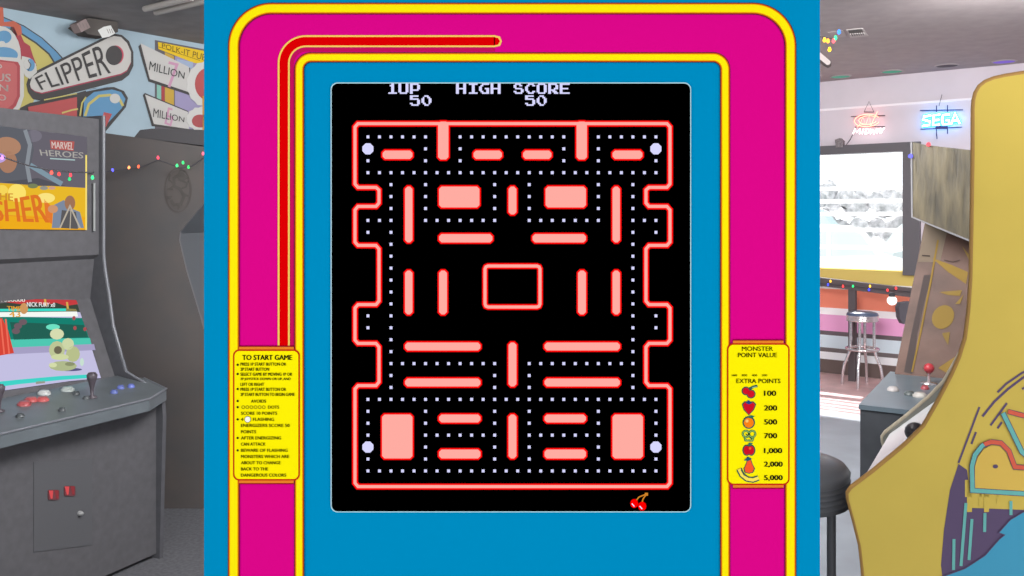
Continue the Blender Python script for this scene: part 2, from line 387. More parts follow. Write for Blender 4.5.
# ---- railing inside the window, lights, bulb
RP = Plane(WRp + nR * 0.25, nR)
m_rail = mat('rail_dark', (92, 84, 86), 0.6, 0.2)
rl = thing('railing', (RP.hit(854, 360).x, RP.hit(854, 360).y, 0), 'dark wooden railing with a post in front of the striped wall', 'railing')
mb = MB(); mb.prism([RP.hit(x, y) for x, y in ((760, 270), (914, 288), (914, 297), (760, 278))], nR * 0.06, m_rail); mb.build('top_rail', rl)
def vpost(pl, px, w, y0, m, th):
    a = pl.hit(px, y0); b = pl.hit(px + w, y0)
    return [V((a.x, a.y, 0)), V((b.x, b.y, 0)), b, a]
mb = MB(); mb.prism(vpost(RP, 850, 7, 284, m_rail, .05), nR * 0.05, m_rail); mb.build('post', rl)
def light_string(path, bulbs, label, wirem, r=0.004, br=0.009):
    t = thing('string_lights', path[0], label, 'string lights')
    mb = MB(); mb.tube(path, r, wirem, 6); mb.build('wire', t)
    for p, c in bulbs:
        mb = MB(); mb.lathe(p, [(0, -br), (br * .6, -br * .8), (br, 0), (br * .7, br), (br * .5, br * 1.6), (0, br * 1.6)], lit(c, 3.0), 10); mb.build('bulb', t)
    return t
m_wire = mat('wire_dark', (70, 68, 72), 0.7, 0.2)
RP2 = Plane(WRp + nR * 0.33, nR)
cb = {'y': (255, 190, 60), 'b': (60, 70, 255), 'r': (255, 60, 60), 'g': (40, 220, 110), 'o': (255, 150, 60), 'w': (255, 250, 240), 'p': (200, 120, 255)}
light_string([RP2.hit(x, y) for x, y in ((800, 281), (826, 284), (852, 286), (880, 289), (912, 292))],
             [(RP2.hit(x, y, .01), cb[k]) for x, y, k in ((830.5, 281.5, 'y'), (828, 285, 'b'), (843, 286.5, 'r'), (853, 286.5, 'g'), (870, 286.5, 'y'), (869, 290, 'b'), (887.5, 290.5, 'r'), (896, 288.5, 'r'))],
             'coloured string lights along the dark railing by the window', m_wire, 0.003, 0.009)
p = RP2.hit(892, 300.5, .03); t = thing('hanging_bulb', p, 'round white bulb in a dark socket hanging from the railing', 'light bulb')
mb = MB(); mb.ball(p, 0.042, lit((255, 250, 245), 1.5)); mb.build('globe', t)
mb = MB(); mb.lathe(p, [(0.0, 0.07), (.02, .07), (.028, .04), (.022, .03)], m_wire, 14); mb.build('socket', t)

# ---- chrome stool
m_chrome = mat('chrome', (216, 212, 214), 0.22, 0.5, metal=0.85)
def stool(x, y, h, r, label, seatm, ringm, legm, thick, ring_h, flare, name='bar_stool', legr=.013):
    t = thing(name, (x, y, 0), label, 'stool')
    mb = MB(); z = h
    mb.lathe((x, y, 0), [(0, z), (r * .6, z), (r * .92, z - .012), (r, z - .03), (r * .99, z - thick * .4)], seatm, 40)
    q = [(r * .99, z - thick * .4)]
    for i in range(5):
        zz = z - thick * (.4 + .12 * i); q += [(r * 1.0, zz - .003), (r * .965, zz - thick * .06), (r * 1.0, zz - thick * .11)]
    q += [(r * .94, z - thick), (0, z - thick)]
    mb.lathe((x, y, 0), q, ringm, 40); mb.build('seat', t)
    for k in range(4):
        a = math.pi / 4 + k * math.pi / 2 + .2
        c, s_ = math.cos(a), math.sin(a)
        pts = [(.72 * r, h - thick), (.72 * r, ring_h + .12), (.74 * r, ring_h), (.84 * r, ring_h - .05), (r * (flare - .1), ring_h * .55), (r * flare, ring_h * .3), (r * (flare + .04), .0)]
        mb = MB(); mb.tube([V((x + c * q_, y + s_ * q_, zz)) for q_, zz in pts], legr, legm, 10); mb.build('leg', t)
    mb = MB(); mb.tube([V((x + math.cos(w * math.pi / 18) * r * .98, y + math.sin(w * math.pi / 18) * r * .98, ring_h)) for w in range(36)], legr, legm, 8, True); mb.build('foot_ring', t)
    return t
stool(3.075, 7.9, 0.655, .135, 'chrome bar stool with a blue black seat in front of the striped wall', mat('seat_blue_black', (84, 96, 122), .35, .4), m_chrome, m_chrome, .085, 0.325, 1.22)
stool(.80, 2.62, .795, .175, 'black padded stool with ribbed cushion edge beside the pink and blue cabinet', mat('seat_black', (74, 75, 79), .35, .35), mat('seat_black2', (72, 73, 77), .5, .3), mat('stool_leg_black', (78, 78, 82), .4, .3), .12, .25, 1.02)
# dark chair partly behind the worn cabinet
ch = thing('chair', (3.02, 6.9, 0), 'dark padded chair back showing beside the worn cabinet near the railing', 'chair')
def cp(px, py): return at(px, py, 6.9)
mb = MB(); mb.prism([cp(x, y) for x, y in [(899, 308), (901, 303), (909, 302), (950, 302), (950, 326), (903, 324), (900, 318)]], (0, .07, 0), mat('chair_dark', (84, 80, 86), .6, .2)); mb.build('backrest', ch)
mb = MB(); mb.box((3.06, 6.6, .42), (3.5, 6.95, .48), MATS['chair_dark']); mb.build('seat', ch)
for sx in (3.09, 3.46):
    for sy in (6.63, 6.93):
        mb = MB(); mb.tube([(sx, sy, 0), (sx, sy, .42 if sy < 6.8 else .68)], .014, MATS['chair_dark'], 8); mb.build('leg', ch)

# ---- neon signs
def neon(pl, strokes, c, s, r=0.0055, base=0.05):
    mb = MB()
    for st in strokes: mb.tube([pl.hit(x, y, base) for x, y in st], r, lit(c, s), 6)
    return mb
NP = Plane(WRp, nR)
pz = NP.hit(869, 122, .06)
t = thing('neon_sign', pz, 'red and white neon sign with an oval M logo over MIDWAY above the window', 'neon sign')
mb = neon(NP, [ell(867, 120.5, 12.5, 6.2, 26, 20, 340, -4), ell(868, 120, 9.2, 4.2, 20, 30, 330, -4), [(859.5, 125), (863, 117), (865.5, 125), (869.5, 115), (870.5, 126), (877.5, 111.5)], [(857, 127), (862, 124.5), (872, 124.5)]], (255, 126, 108), 5.0, .0042, .07); mb.build('oval_logo', t)
mb = neon(NP, [[(853, 134), (855, 128.5), (856.5, 132.5), (860, 128.5), (859.5, 134)], [(862, 134), (863.3, 128.8)], [(865, 134), (866.3, 128.8), (869, 129.5), (868.5, 133), (865, 134)], [(870.5, 128.8), (870.5, 134), (873, 130), (873.5, 134), (877, 128.4)], [(876.5, 133.5), (879.5, 128.3), (880, 133.4)], [(880.5, 128), (882, 130.5), (884.5, 127.8)], [(882, 130.5), (881, 133.5)]], (255, 240, 245), 3.5, .005, .07); mb.build('lettering', t)
mb = MB()
for a, b in (((851, 116.5), (885, 115.5)), ((855, 127), (885, 126.5)), ((864, 112), (874, 112))): mb.tube([NP.hit(*a, .06), NP.hit(*b, .06)], .004, m_wire, 6)
mb.tube([NP.hit(864, 112, .06), NP.hit(869, 101.5, .06), NP.hit(874, 112, .06)], .0025, m_wire, 6)
mb.tube([NP.hit(853, 134, .06), NP.hit(850, 140, .03), NP.hit(846, 145, .03)], .003, m_wire, 6); mb.build('hanging_frame', t)
pz = NP.hit(942, 120, .06)
SG = True
t = thing('neon_sign', pz, 'bright blue white neon sign reading SEGA on the wall', 'neon sign')
mb = neon(NP, [[(931, 115.5), (924, 116.5), (923, 119.5), (930, 121.5), (929.5, 125), (922.5, 126)],
               [(940, 114.5), (933.5, 115.3), (933, 125), (939.5, 124.6)], [(933.5, 120.2), (939, 119.8)],
               [(949.5, 114.5), (943, 115), (942, 119.5), (943, 124.3), (949, 124), (949, 120), (946, 120.2)],
               [(951, 124.5), (955, 113), (959.5, 123.5)], [(952.5, 120.7), (958, 120.2)]], (200, 245, 255), 6.0, .009, .07); mb.build('lettering', t)
SEG = [[(931, 115.5), (924, 116.5), (923, 119.5), (930, 121.5), (929.5, 125), (922.5, 126)], [(940, 114.5), (933.5, 115.3), (933, 125), (939.5, 124.6)], [(933.5, 120.2), (939, 119.8)],
       [(949.5, 114.5), (943, 115), (942, 119.5), (943, 124.3), (949, 124), (949, 120), (946, 120.2)], [(951, 124.5), (955, 113), (959.5, 123.5)], [(952.5, 120.7), (958, 120.2)]]
mb = neon(NP, SEG, (40, 170, 255), 6.0, .019, .045); mb.build('added_glow_tube', t)  # thicker cyan tubes added behind the letters to imitate their glow
mb = MB()
for a, b in (((920, 110.5), (963, 109.8)), ((920.5, 129.3), (962, 127)), ((936.5, 105.5), (936.5, 112)), ((947.5, 105), (947.5, 112)), ((936.5, 127), (936.5, 136)), ((947.5, 127), (947.5, 134)), ((936.5, 133), (937, 139))): mb.tube([NP.hit(*a, .06), NP.hit(*b, .06)], .0045, mat('neon_bar', (70, 74, 130), .6), 6)
mb.tube([NP.hit(939, 106, .06), NP.hit(942, 94.5, .06)], .0025, m_wire, 6)
mb.prism([NP.hit(x, y, .06) for x, y in ((936, 126), (948, 126), (948, 129), (936, 129))], nR * .02, MATS['neon_bar']); mb.build('hanging_frame', t)
mb = MB(); mb.prism([NP.hit(x, y, .0) for x, y in ((837, 140), (842, 138.5), (845, 141), (845, 147.5), (838, 148))], nR * .06, mat('transformer_grey', (128, 120, 122), .6, .2, .15, 80)); tag(recenter(mb.build('transformer_box')), 'small grey power box at the window top under the red neon sign', 'power box')

# ---- ceiling things on the right
CP = Plane((0, 0, CEIL), (0, 0, -1))
t = thing('ceiling_vent', CP.hit(855, 33), 'white slatted air vent in the grey ceiling', 'vent')
mb = MB(); fr = mat('vent_frame', (188, 180, 178), .8, .1)
Q = [(827, 32), (846, 29.5), (863, 28), (868.5, 35.5), (850.5, 37.5), (832, 38.5)]
mb.prism([CP.hit(x, y) for x, y in [(846, 29.5), (863, 28), (868.5, 35.5), (850.5, 37.5)]], (0, 0, -.004), fr)
mb.prism([CP.hit(x, y) for x, y in [(827.5, 32.2), (843, 30), (847, 36.2), (834, 37.5)]], (0, 0, -.003), mat('vent_pale', (176, 166, 164), .8, .1)); mb.build('frame', t)
mb = MB(); mb.prism([CP.hit(x, y, .005) for x, y in [(848, 30.2), (861.5, 29), (865.3, 34.6), (851.5, 36)]], (0, 0, -.003), mat('vent_hole', (108, 104, 102), .9)); mb.build('opening', t)
for k in range(7):
    x = 850.5 + k * 2.2; mb = MB(); mb.tube([CP.hit(x + 1.2, 35.9 - k * .2, .010), CP.hit(x, 33.9 - k * .2, .010)], .005, fr, 6); mb.build('slat', t)
for px, py, c, n, em in ((840.5, 76.3, (96, 160, 140), 'green downlight ring in the ceiling, the left of two', 1), (892, 71.2, (90, 160, 136), 'green downlight ring in the ceiling between vent and blue neon', 1), (947, 65.4, (110, 102, 106), 'dark unlit downlight in the ceiling above the blue neon', 0), (1004, 61.3, (138, 112, 214), 'purple downlight in the ceiling over the yellow cabinet', 1)):
    c0 = V(CP.hit(px, py)); mb = MB(); mb.lathe(c0, [(.10, 0), (.10, -.004), (.085, -.008), (.08, -.002)], m_ceilR, 28)
    t = thing('downlight', c0, n, 'downlight')
    mb.build('ring', t); mb = MB(); mb.lathe(c0, [(.083, -.005), (0, -.005)], lit(c, .9) if em else flat(c), 24); mb.build('lens', t)
pp = [CP.hit(814, 36, .05), at(822, 37, 5.0), at(834, 39, 5.0), CP.hit(838, 33, .03)]
light_string(pp, [(at(x, y, 4.98), c) for x, y, c in ((824.5, 40.5, (255, 200, 60)), (828, 41.5, (255, 160, 60)), (833.5, 41.5, (240, 90, 100)), (835.5, 38.5, (60, 210, 140)), (839, 32.5, (60, 130, 255)), (829.5, 50, (255, 205, 50)))],
             'cluster of yellow, red and blue string bulbs hanging by the air vent', m_wire, .002, .010)
t = thing('tube_light', CP.hit(822, 58), 'end of a pale fluorescent tube on the ceiling below the coloured bulbs', 'ceiling light')
mb = MB(); mb.tube([CP.hit(806, 44, .05), CP.hit(828, 62.5, .05)], .02, lit((250, 235, 232), 1.0), 10); mb.build('tube', t)
mb = MB(); mb.tube([CP.hit(804, 46, .015), CP.hit(828, 64.5, .015)], .03, mat('fixture_dark', (112, 106, 104), .8), 6); mb.build('housing', t)
# pale patched paint marks
for i, (a, b, w) in enumerate((((862, 8), (878, 5), .05), ((980, 0), (984, 3), .05), ((986, 4.5), (990, 3.5), .04), ((987, 25.5), (993, 24.5), .05), ((988, 30), (993, 29.5), .05), ((990, 38), (995, 36), .05), ((902, 50), (910, 49), .03), ((876, 27), (884, 25.5), .03))):
    pass

# ---- ceiling things on the left
for k, (a, b) in enumerate((((145, 9), (192, -2.5)), ((156, 12.5), (215, -1.5)))):
    t = thing('tube_light', CP.hit((a[0] + b[0]) / 2, (a[1] + b[1]) / 2), ('upper' if k == 0 else 'lower') + ' of the two unlit pale tubes on the dark ceiling at top left', 'ceiling light')
    mb = MB(); mb.tube([CP.hit(*a, .05), CP.hit(*b, .05)], .019, mat('tube_glass_unlit', (176, 168, 162), .4, .3), 10); mb.build('tube', t)
    mb = MB(); mb.tube([CP.hit(a[0], a[1] - .5, .012), CP.hit(b[0], b[1] - .5, .012)], .016, mat('fixture_dark2', (104, 100, 98), .8), 6); mb.build('housing', t)
WS = Plane(WLp + WL.n * .22, WL.n)
t = thing('spotlight_bar', WS.hit(100, 28), 'dark ceiling mount holding two small square spotlight heads over the mural', 'spotlight')
mb = MB(); mb.prism([WS.hit(x, y) for x, y in ((88, 18), (118, 22), (118, 32), (106, 37), (88, 34), (78, 26))], -WL.n * .12, mat('mount_dark', (96, 91, 88), .9)); mb.build('mount', t)
for cx, cy, w, h, rot, c, e in ((83.5, 25.5, 5.2, 5, 28, (150, 134, 132), 0), (110, 31, 3.4, 4.6, 30, (222, 222, 220), 1)):
    mb = MB(); q = [(cx + (x * math.cos(math.radians(-rot)) - y * math.sin(math.radians(-rot))), cy + (x * math.sin(math.radians(-rot)) + y * math.cos(math.radians(-rot)))) for x, y in ((-w, -h), (w, -h), (w, h), (-w, h))]
    mb.prism([WS.hit(x, y, .09) for x, y in q], -WL.n * .08, lit(c, 1.0) if e else flat(c))
    for j in (-.4, 0, .4):
        a = (cx + j * w * 2 * .8 - 1, cy - h * .5); b = (cx + j * w * 2 * .8 + 1, cy + h * .5)
        ribbon(mb, WS, [a, b], .6, flat((136, 126, 124)), .092)
    mb.build('spotlight_head', t)

# ================================================================== CABINET A (left, marquee and screen)
O = V((-1.889, 4.0, 0)); U = V((.42, .91, 0)).normalized(); N = V((U.y, -U.x, 0))
def A(u, n, z): return O + U * u + N * n + V((0, 0, z))
m_cab = mat('cabinet_black', (82, 81, 84), .7, .12, .04, 30)  # haze mixed into the colour: black cabinets drawn dark grey
m_cab2 = mat('cabinet_black_side', (78, 78, 82), .6, .15, .04, 30)
ca = thing('arcade_cabinet', A(-.35, -.15, 0), 'dark arcade cabinet at left with glowing yellow marquee and a fighting game on its screen', 'arcade machine')
prof = [(-.65, .02), (.33, .02), (.33, .66), (.08, .775), (-.075, 1.119), (-.05, 1.30), (-.02, 1.32), (-.02, 1.935), (-.65, 1.935)]
mb = MB(); mb.prism([A(-.75, n, z) for n, z in prof], U * .83, m_cab); mb.build('body', ca)
sp = [(-.68, 0), (.35, 0), (.37, .62), (.36, .72), (.14, .80), (.06, 1.0), (.035, 1.14), (.01, 1.25), (.0, 1.32), (.0, 1.95), (-.68, 1.95)]
for u in (-.77, .08):
    mb = MB(); mb.prism([A(u, n, z) for n, z in sp], U * .02, m_cab2)
    mb.tube([A(u + .01, n, z) for n, z in sp[3:10]], .006, mat('edge_trim_grey', (104, 106, 112), .3, .5), 6)
    mb.build('side_panel', ca)
PA = Plane(A(0, -.014, 0), N)
mb = MB()
def MS(pts, c, l, s=1.0): shape(mb, PA, pts, lit(c, s), .001 + .001 * l, .001)
def MR(path, w, c, l): ribbon(mb, PA, path, w, lit(c, 1.0), .0015 + .001 * l)
MS([(-30, 122), (0, 126), (87, 137), (87, 230), (0, 229), (-30, 228)], (104, 100, 110), 0)
MS([(0, 126), (30, 130), (34, 150), (28, 180), (-6, 182), (-6, 126)], (96, 98, 106), 1)
MS(ell(8, 146, 13, 9, rot=10), (176, 132, 106), 2); MS(ell(8, 162, 9, 11), (168, 124, 100), 2); MS(ell(-2, 158, 8, 5), (190, 160, 220), 3)
MR([(25, 130), (30, 145), (27, 165), (30, 182)], 4, (138, 144, 152), 3); MR([(30, 165), (48, 176), (62, 184)], 5, (128, 150, 164), 2)
MS(ell(33, 136, 9, 6), (120, 116, 128), 1); MS([(38, 178), (66, 186), (30, 186), (2, 182)], (84, 84, 92), 2)
MS([(50, 140), (74.5, 141.5), (73.5, 151), (51, 149)], (178, 92, 88), 2)
text(mb, PA, 'MARVEL', [(51.5, 141.5), (73.8, 142.5), (73, 150), (52, 148)], lit((214, 196, 190)), .0045, .02)
text(mb, PA, 'HEROES', [(39.5, 149.5), (83.5, 152.5), (83, 158.5), (41, 155.5)], lit((172, 168, 162)), .0045, .02)
MR([(50, 158.5), (75, 160)], 1.2, (170, 196, 196), 3)
MS([(-30, 181), (0, 183), (87, 188), (87, 230), (0, 229), (-30, 228)], (232, 184, 44), 2)
MS([(0, 215), (87, 217), (87, 230), (0, 229)], (238, 172, 30), 3)
MS(ell(17, 193, 9, 9), (252, 226, 110), 4); MS(ell(46, 198, 9, 5), (250, 228, 130), 4); MS(ell(2, 190, 6, 5), (246, 214, 90), 4)
MS(ell(33, 186, 5, 2.4), (120, 130, 90), 4); MS(ell(44, 188, 4, 2), (150, 150, 140), 4); MS(ell(52, 188, 3.4, 1.6), (206, 160, 140), 4)
text(mb, PA, 'HE', [(0, 193), (13, 193.5), (13, 201), (0, 200)], lit((206, 140, 50)), .0065, .03)
MR([(-8, 214), (50, 219)], 0.6, (232, 140, 40), 4)
text(mb, PA, 'SHER', [(-6, 202), (42, 193), (49, 223), (-6, 221)], lit((222, 116, 42)), .0075, .03)
MS([(44, 199), (53, 208), (52, 224), (46, 220)], (228, 122, 50), 4)
MS([(54, 205), (64, 200), (70, 208), (80, 212), (84, 228), (52, 228)], (126, 138, 158), 5); MS([(62, 210), (76, 212), (78, 229), (60, 228)], (92, 90, 92), 6)
MR([(60, 228), (70, 206), (80, 228)], 1.6, (186, 176, 160), 7); MR([(71, 208), (70, 229)], 1.0, (186, 176, 160), 7); MS(ell(53, 209, 5, 4), (206, 150, 112), 6); MS(ell(70, 203, 5.2, 7.5), (160, 116, 88), 6)
MR([(86.2, 155), (86.2, 230)], 1.6, (250, 226, 120), 8)
mb.build('marquee', ca)
mb = MB(); wh = mat('marquee_trim', (128, 130, 130), .5, .2); mb.tube([A(.045, -.008, CAMZ - (183 - HOR) * 4.04 / F), A(.045, -.008, CAMZ - (231 - HOR) * 4.04 / F)], .006, wh, 6); mb.build('marquee_trim', ca)
# screen, leaning back
s0 = A(0, .083, .775); s1 = A(0, -.07, 1.119)
PS = Plane(s0, U.cross(s1 - s0))
mb = MB()
def SS(pts, c, l, s=1.0): shape(mb, PS, pts, lit(c, s), .004 + .0008 * l, .0008)
SS([(-25, 298), (76, 300), (86, 330), (101, 378), (70, 381), (0, 391), (-25, 394)], (196, 192, 226), 0)
SS([(-25, 298), (76, 300), (80, 312), (-25, 312)], (60, 72, 62), 1)
SS([(-25, 316), (82, 318), (92, 346), (-25, 352)], (24, 128, 112), 1)
SS([(10, 322), (84, 325), (88, 337), (14, 340)], (36, 96, 84), 2); SS([(-25, 340), (90, 338), (92, 346), (-25, 350)], (80, 200, 178), 2)
SS([(-25, 349), (94, 344), (95.5, 350), (-25, 356)], (166, 160, 196), 3)
SS([(-25, 298), (76, 300), (78, 304), (66, 306), (56, 302.5), (46, 305), (34, 302), (20, 304), (6, 302), (-25, 304)], (198, 62, 66), 3)
for x, y in ((45, 301), (67, 304)):
    SS([(x - 1, y - 2), (x + 1, y - 2), (x + 2, y + 5), (x, y + 5)], (214, 170, 80), 4)
SS([(-25, 309), (66, 308.5), (66, 311), (-25, 311.5)], (60, 220, 200), 4); SS([(66, 308.5), (76, 309), (77, 311), (66, 311)], (140, 130, 80), 4)
SS([(-25, 312.5), (77, 311.5), (78, 316.5), (-25, 317)], (246, 250, 244), 4)
text(mb, PS, '-1000000', [(-2, 298.2), (25, 298.6), (25, 301.8), (-2, 301.6)], lit((240, 232, 226)), .009, .02)
text(mb, PS, 'NICK FURY x0', [(27, 302), (55, 302.8), (55, 307), (27, 306.6)], lit((240, 240, 240)), .009, .02)
text(mb, PS, 'TIME', [(7, 306), (21, 306.5), (21, 311), (7.5, 310.5)], lit((226, 160, 50)), .0095, .04)
text(mb, PS, '43', [(9, 311.5), (20, 311.8), (20.5, 317), (9.5, 317)], lit((226, 160, 50)), .0095, .04)
SS(ell(24, 308.5, 4, 5.5), (206, 152, 96), 6)
SS([(-25, 317), (2, 318), (8, 330), (14, 353), (-25, 360)], (214, 70, 56), 4)
for x in (0, 5): SS([(x, 319), (x + 1.5, 319), (x + 5, 354), (x + 3.5, 354)], (240, 110, 90), 5)
for x, y in ((18, 326), (23, 322), (16, 331)): SS(ell(x, y, 4, 3), (110, 92, 100), 4)
for x, y in ((74, 318), (75, 328), (85, 329)): SS(ell(x, y, 1.6, 2), (170, 80, 84), 5)
SS(ell(70, 369.5, 12, 1.6), (90, 86, 130), 4)   # generic heap of pale boulders
for x, y, rx, ry, c in ((63, 366, 14, 5, (176, 186, 140)), (57, 350, 8, 9, (190, 198, 150)), (68, 344, 6, 6, (206, 214, 168)), (57, 334, 7, 5.5, (214, 220, 176)), (73, 354, 7, 8, (184, 192, 140)), (58, 350, 4, 4, (110, 104, 84)), (60, 357, 9, 3, (208, 216, 164)), (53, 365, 4, 2.4, (212, 220, 170)), (70, 364, 5, 2, (140, 146, 110)), (82, 362, 2, 4, (200, 224, 210))):
    SS(ell(x, y, rx, ry, 12), c, 6 if ry > 4.5 else 7)
SS(ell(53, 327, 7, 3, 12), (110, 226, 196), 5)
SS([(-25, 384), (20, 379.5), (60, 376), (88, 374.5), (88, 378), (60, 380), (20, 384), (-25, 390)], (66, 212, 200), 5)
SS([(36, 381.5), (45, 380.6), (45, 383), (36, 384)], (150, 150, 136), 5)
mb.build('screen', ca)
# control deck
def dz(n): return .785 - (n - .06) * .125
dk = [(-.80, .095), (.10, .095), (.135, .20), (.085, .385), (-.075, .455), (-.80, .455)]
mb = MB(); top = [A(u, n, dz(n)) for u, n in dk]; mb.prism(top, (0, 0, -.05), mat('deck_dark', (88, 94, 98), .35, .35, .05, 12))
mb.tube([A(u, n, dz(n)) for u, n in dk[2:]], .005, mat('edge_trim_grey', (104, 106, 112)), 6); mb.build('control_panel', ca)
PD = Plane(A(0, .26, dz(.26)), U.cross(A(0, .4, dz(.4)) - A(0, .2, dz(.2))))
def puck(mb, pl, px, py, r, c, h=.014, c2=None):
    mb.lathe(pl.hit(px, py), [(r * 1.25, 0), (r * 1.25, h * .5), (r, h * .6), (r * .9, h), (0, h)], mat('plastic_%d_%d_%d' % c, c, .3, .4), 18, pl.n)
for px, py, c, r in ((44, 394, (176, 178, 176), .02), (31, 401, (164, 76, 76), .02), (42.5, 400.5, (164, 76, 76), .019), (24, 405, (150, 74, 76), .02), (67.5, 390.5, (160, 168, 164), .021), (76, 394.5, (70, 74, 76), .011), (86, 399, (70, 74, 76), .011), (114, 393, (84, 96, 150), .012), (120.5, 388.5, (88, 100, 160), .012), (131, 387.2, (92, 104, 168), .012), (62, 411, (66, 70, 72), .011), (20, 417, (66, 70, 72), .012)):
    mb = MB(); puck(mb, PD, px, py, r, c); mb.build('button', ca)
for px, py, ty in ((92, 398, 372), (-1, 412, 384)):
    b = PD.hit(px, py); tz = CAMZ - (ty - HOR) * b.y / F - b.z; mb = MB()
    mb.lathe(b, [(.02, 0), (.02, .006), (.006, .012), (.007, tz * .35), (.011, tz * .5), (.019, tz * .75), (.021, tz * .88), (.014, tz * .98), (0, tz)], mat('joystick_black', (72, 66, 72), .4, .3), 16); mb.build('joystick', ca)
PF = Plane(A(0, .33, 0), N)
mb = MB(); shape(mb, PF, [(34, 462), (92, 458), (92, 545), (34, 552)], mat('coin_door', (80, 80, 83), .6, .15), .003, .003); cd = mb.build('coin_door', ca)
for cx, cy in ((54, 495), (70, 491)):
    mb = MB(); shape(mb, PF, rrect(cx - 5.4, cy - 5, cx + 5.4, cy + 5, 1.5, 3), flat((100, 58, 62)), .008, .006)
    shape(mb, PF, [(cx - 5, cy - 4.4), (cx - .8, cy - 4.4), (cx - 1.4, cy + 3.4), (cx - 3, cy + 3.8)], lit((214, 80, 84), 1.0), .0095, .001)
    shape(mb, PF, [(cx + .8, cy - 4.6), (cx + 4.6, cy - 4.6), (cx + 4.4, cy + 3.4), (cx + 2.6, cy + 3.4)], lit((140, 56, 62), 1.0), .0095, .001)
    mb.build('coin_slot_light', cd)
mb = MB(); puck(mb, PF, 79, 513, .008, (132, 132, 132), .02); mb.build('lock', cd)

# ================================================================== CABINET B (dark, round emblem)
YB = 4.6; PB = Plane((0, YB, 0), (0, -1, 0))
zf = 215 + 1350 / YB
cbn = thing('arcade_cabinet', at(170, zf, YB + .3), 'dark brown sided arcade cabinet with faint round dragon emblem, between mural and blue cabinet', 'arcade machine')
pr = [(105, 133), (206, 147), (216, 172), (204, 203), (180, 232), (179, 240), (186, 270), (204, 330), (213, 378), (240, 398), (242, 412), (224, 425), (222, zf), (105, zf)]
m_bs = mat('cabinet_brown_black', (90, 84, 82), .8, .1, c2=(80, 79, 80), noise=.1, scale=4)
for yy in (YB, YB + .66):
    mb = MB(); mb.prism([at(x, y, YB) + V((0, yy - YB, 0)) for x, y in pr], (0, .02, 0), m_bs, mat('cab_edge', (98, 96, 98), .4, .3))
    if yy == YB:
        ribbon(mb, PB, ell(178, 190, 13.2, 22), 1.2, flat((82, 77, 75)), .003, True); shape(mb, PB, ell(178, 190, 11.5, 20), flat((86, 81, 79)), .0025, .0015)
        ribbon(mb, PB, [(171, 200), (174, 205), (181, 204), (184, 196), (180, 189), (174, 186), (174, 178), (180, 174), (185, 178)], 3.0, flat((79, 75, 73)), .004)
        ribbon(mb, PB, [(180, 189), (186, 187), (188, 181)], 1.6, flat((79, 75, 73)), .005); ribbon(mb, PB, [(174, 184), (169, 180), (170, 174)], 1.6, flat((79, 75, 73)), .005)
    if yy == YB:
        dm = flat((79, 75, 73))
        shape(mb, PB, [(180, 170), (189, 178), (184, 180), (188, 184), (180, 181), (176, 176)], dm, .006, .001)
        for q in ([(172, 186), (167, 189), (173, 190)], [(183, 192), (189, 196), (184, 197)], [(177, 204), (178, 210), (182, 204)], [(170, 200), (166, 196), (172, 196)]): shape(mb, PB, q, dm, .006, .001)
    mb.build('side_panel', cbn)
mb = MB()
ib = [(109, 136), (203, 150), (207, 170), (200, 203), (176, 234), (176, 242), (182, 270), (200, 330), (209, 380), (230, 402), (215, 425), (215, zf - 4), (109, zf - 4)]
mb.prism([at(x, y, YB) + V((0, .02, 0)) for x, y in ib], (0, .64, 0), mat('cab_inner', (84, 88, 92), .5, .3)); mb.build('body', cbn)
mb = MB(); mb.prism([at(x, y, YB + .05) for x, y in ((134, 137.4), (140, 130), (152, 128.5), (206, 130), (210, 146.5), (204, 145.6))], (0, .5, 0), mat('box_dark', (76, 74, 76), .8, .1))
tag(recenter(mb.build('storage_box')), 'flat dark box lying on top of the brown sided cabinet', 'box')
# string of lights across both left cabinets
PX = Plane(A(0, .05, 0), N)
mk = lambda x, y: PX.hit(x, y) if x < 96 else at(x, y, 4.5 if x > 105 else 4.2)
light_string([mk(x, y) for x, y in ((-14, 150), (0, 156), (14, 161), (30, 166), (50, 170), (70, 172), (88, 172.5), (100, 172), (112, 171), (128, 169), (142, 167), (158, 160), (170, 164), (180, 168), (192, 166), (212, 152))],
             [(mk(x, y), c) for x, y, c in ((2, 158, (190, 120, 255)), (51.5, 173, (255, 80, 70)), (59, 174.5, (220, 60, 60)), (70.5, 175.5, (200, 60, 70)), (69.5, 179.5, (40, 150, 90)), (92.5, 178, (50, 230, 120)), (112.5, 170.5, (90, 90, 255)), (129, 168, (255, 150, 90)), (138.5, 167, (230, 90, 60)), (158, 158, (255, 70, 90)), (177, 166, (60, 230, 120)), (188.5, 167.5, (50, 190, 90)), (183, 163, (50, 200, 100)), (203, 154, (240, 90, 110)))],
             'coloured string lights draped across the two dark cabinets at left', m_wire, .003, .0065)

# ================================================================== CABINET D (yellow, right foreground)
Dp = V((.9, 2.4, 0)); Dd = V((.87, -.49, 0)).normalized(); De = V((.49, .87, 0)).normalized()
PDD = Plane(Dp, De)
def dsz(px, py): p = PDD.hit(px, py); return (V((p.x, p.y, 0)) - Dp).dot(Dd), p.z
def Dpt(s, z, e=0): return Dp + Dd * s + De * e + V((0, 0, z))
edge = [(1024, 74), (1005, 77), (994, 79.5), (986, 82.7), (980.6, 87), (977.2, 93), (975.4, 100), (974.8, 109), (974.6, 160), (973.5, 230), (972.5, 280), (970.5, 310), (967, 338), (961, 358), (953, 376), (940, 401), (925, 427), (906, 446), (874, 472.5), (852, 489), (848.5, 494), (849, 500), (855, 522), (861, 546), (864, 572)]
es = [dsz(x, y) for x, y in edge]
es = [(.85, es[0][1] + .03)] + es + [(es[-1][0] + .003, .45), (es[-1][0], .06), (es[-1][0], 0), (.85, 0)]
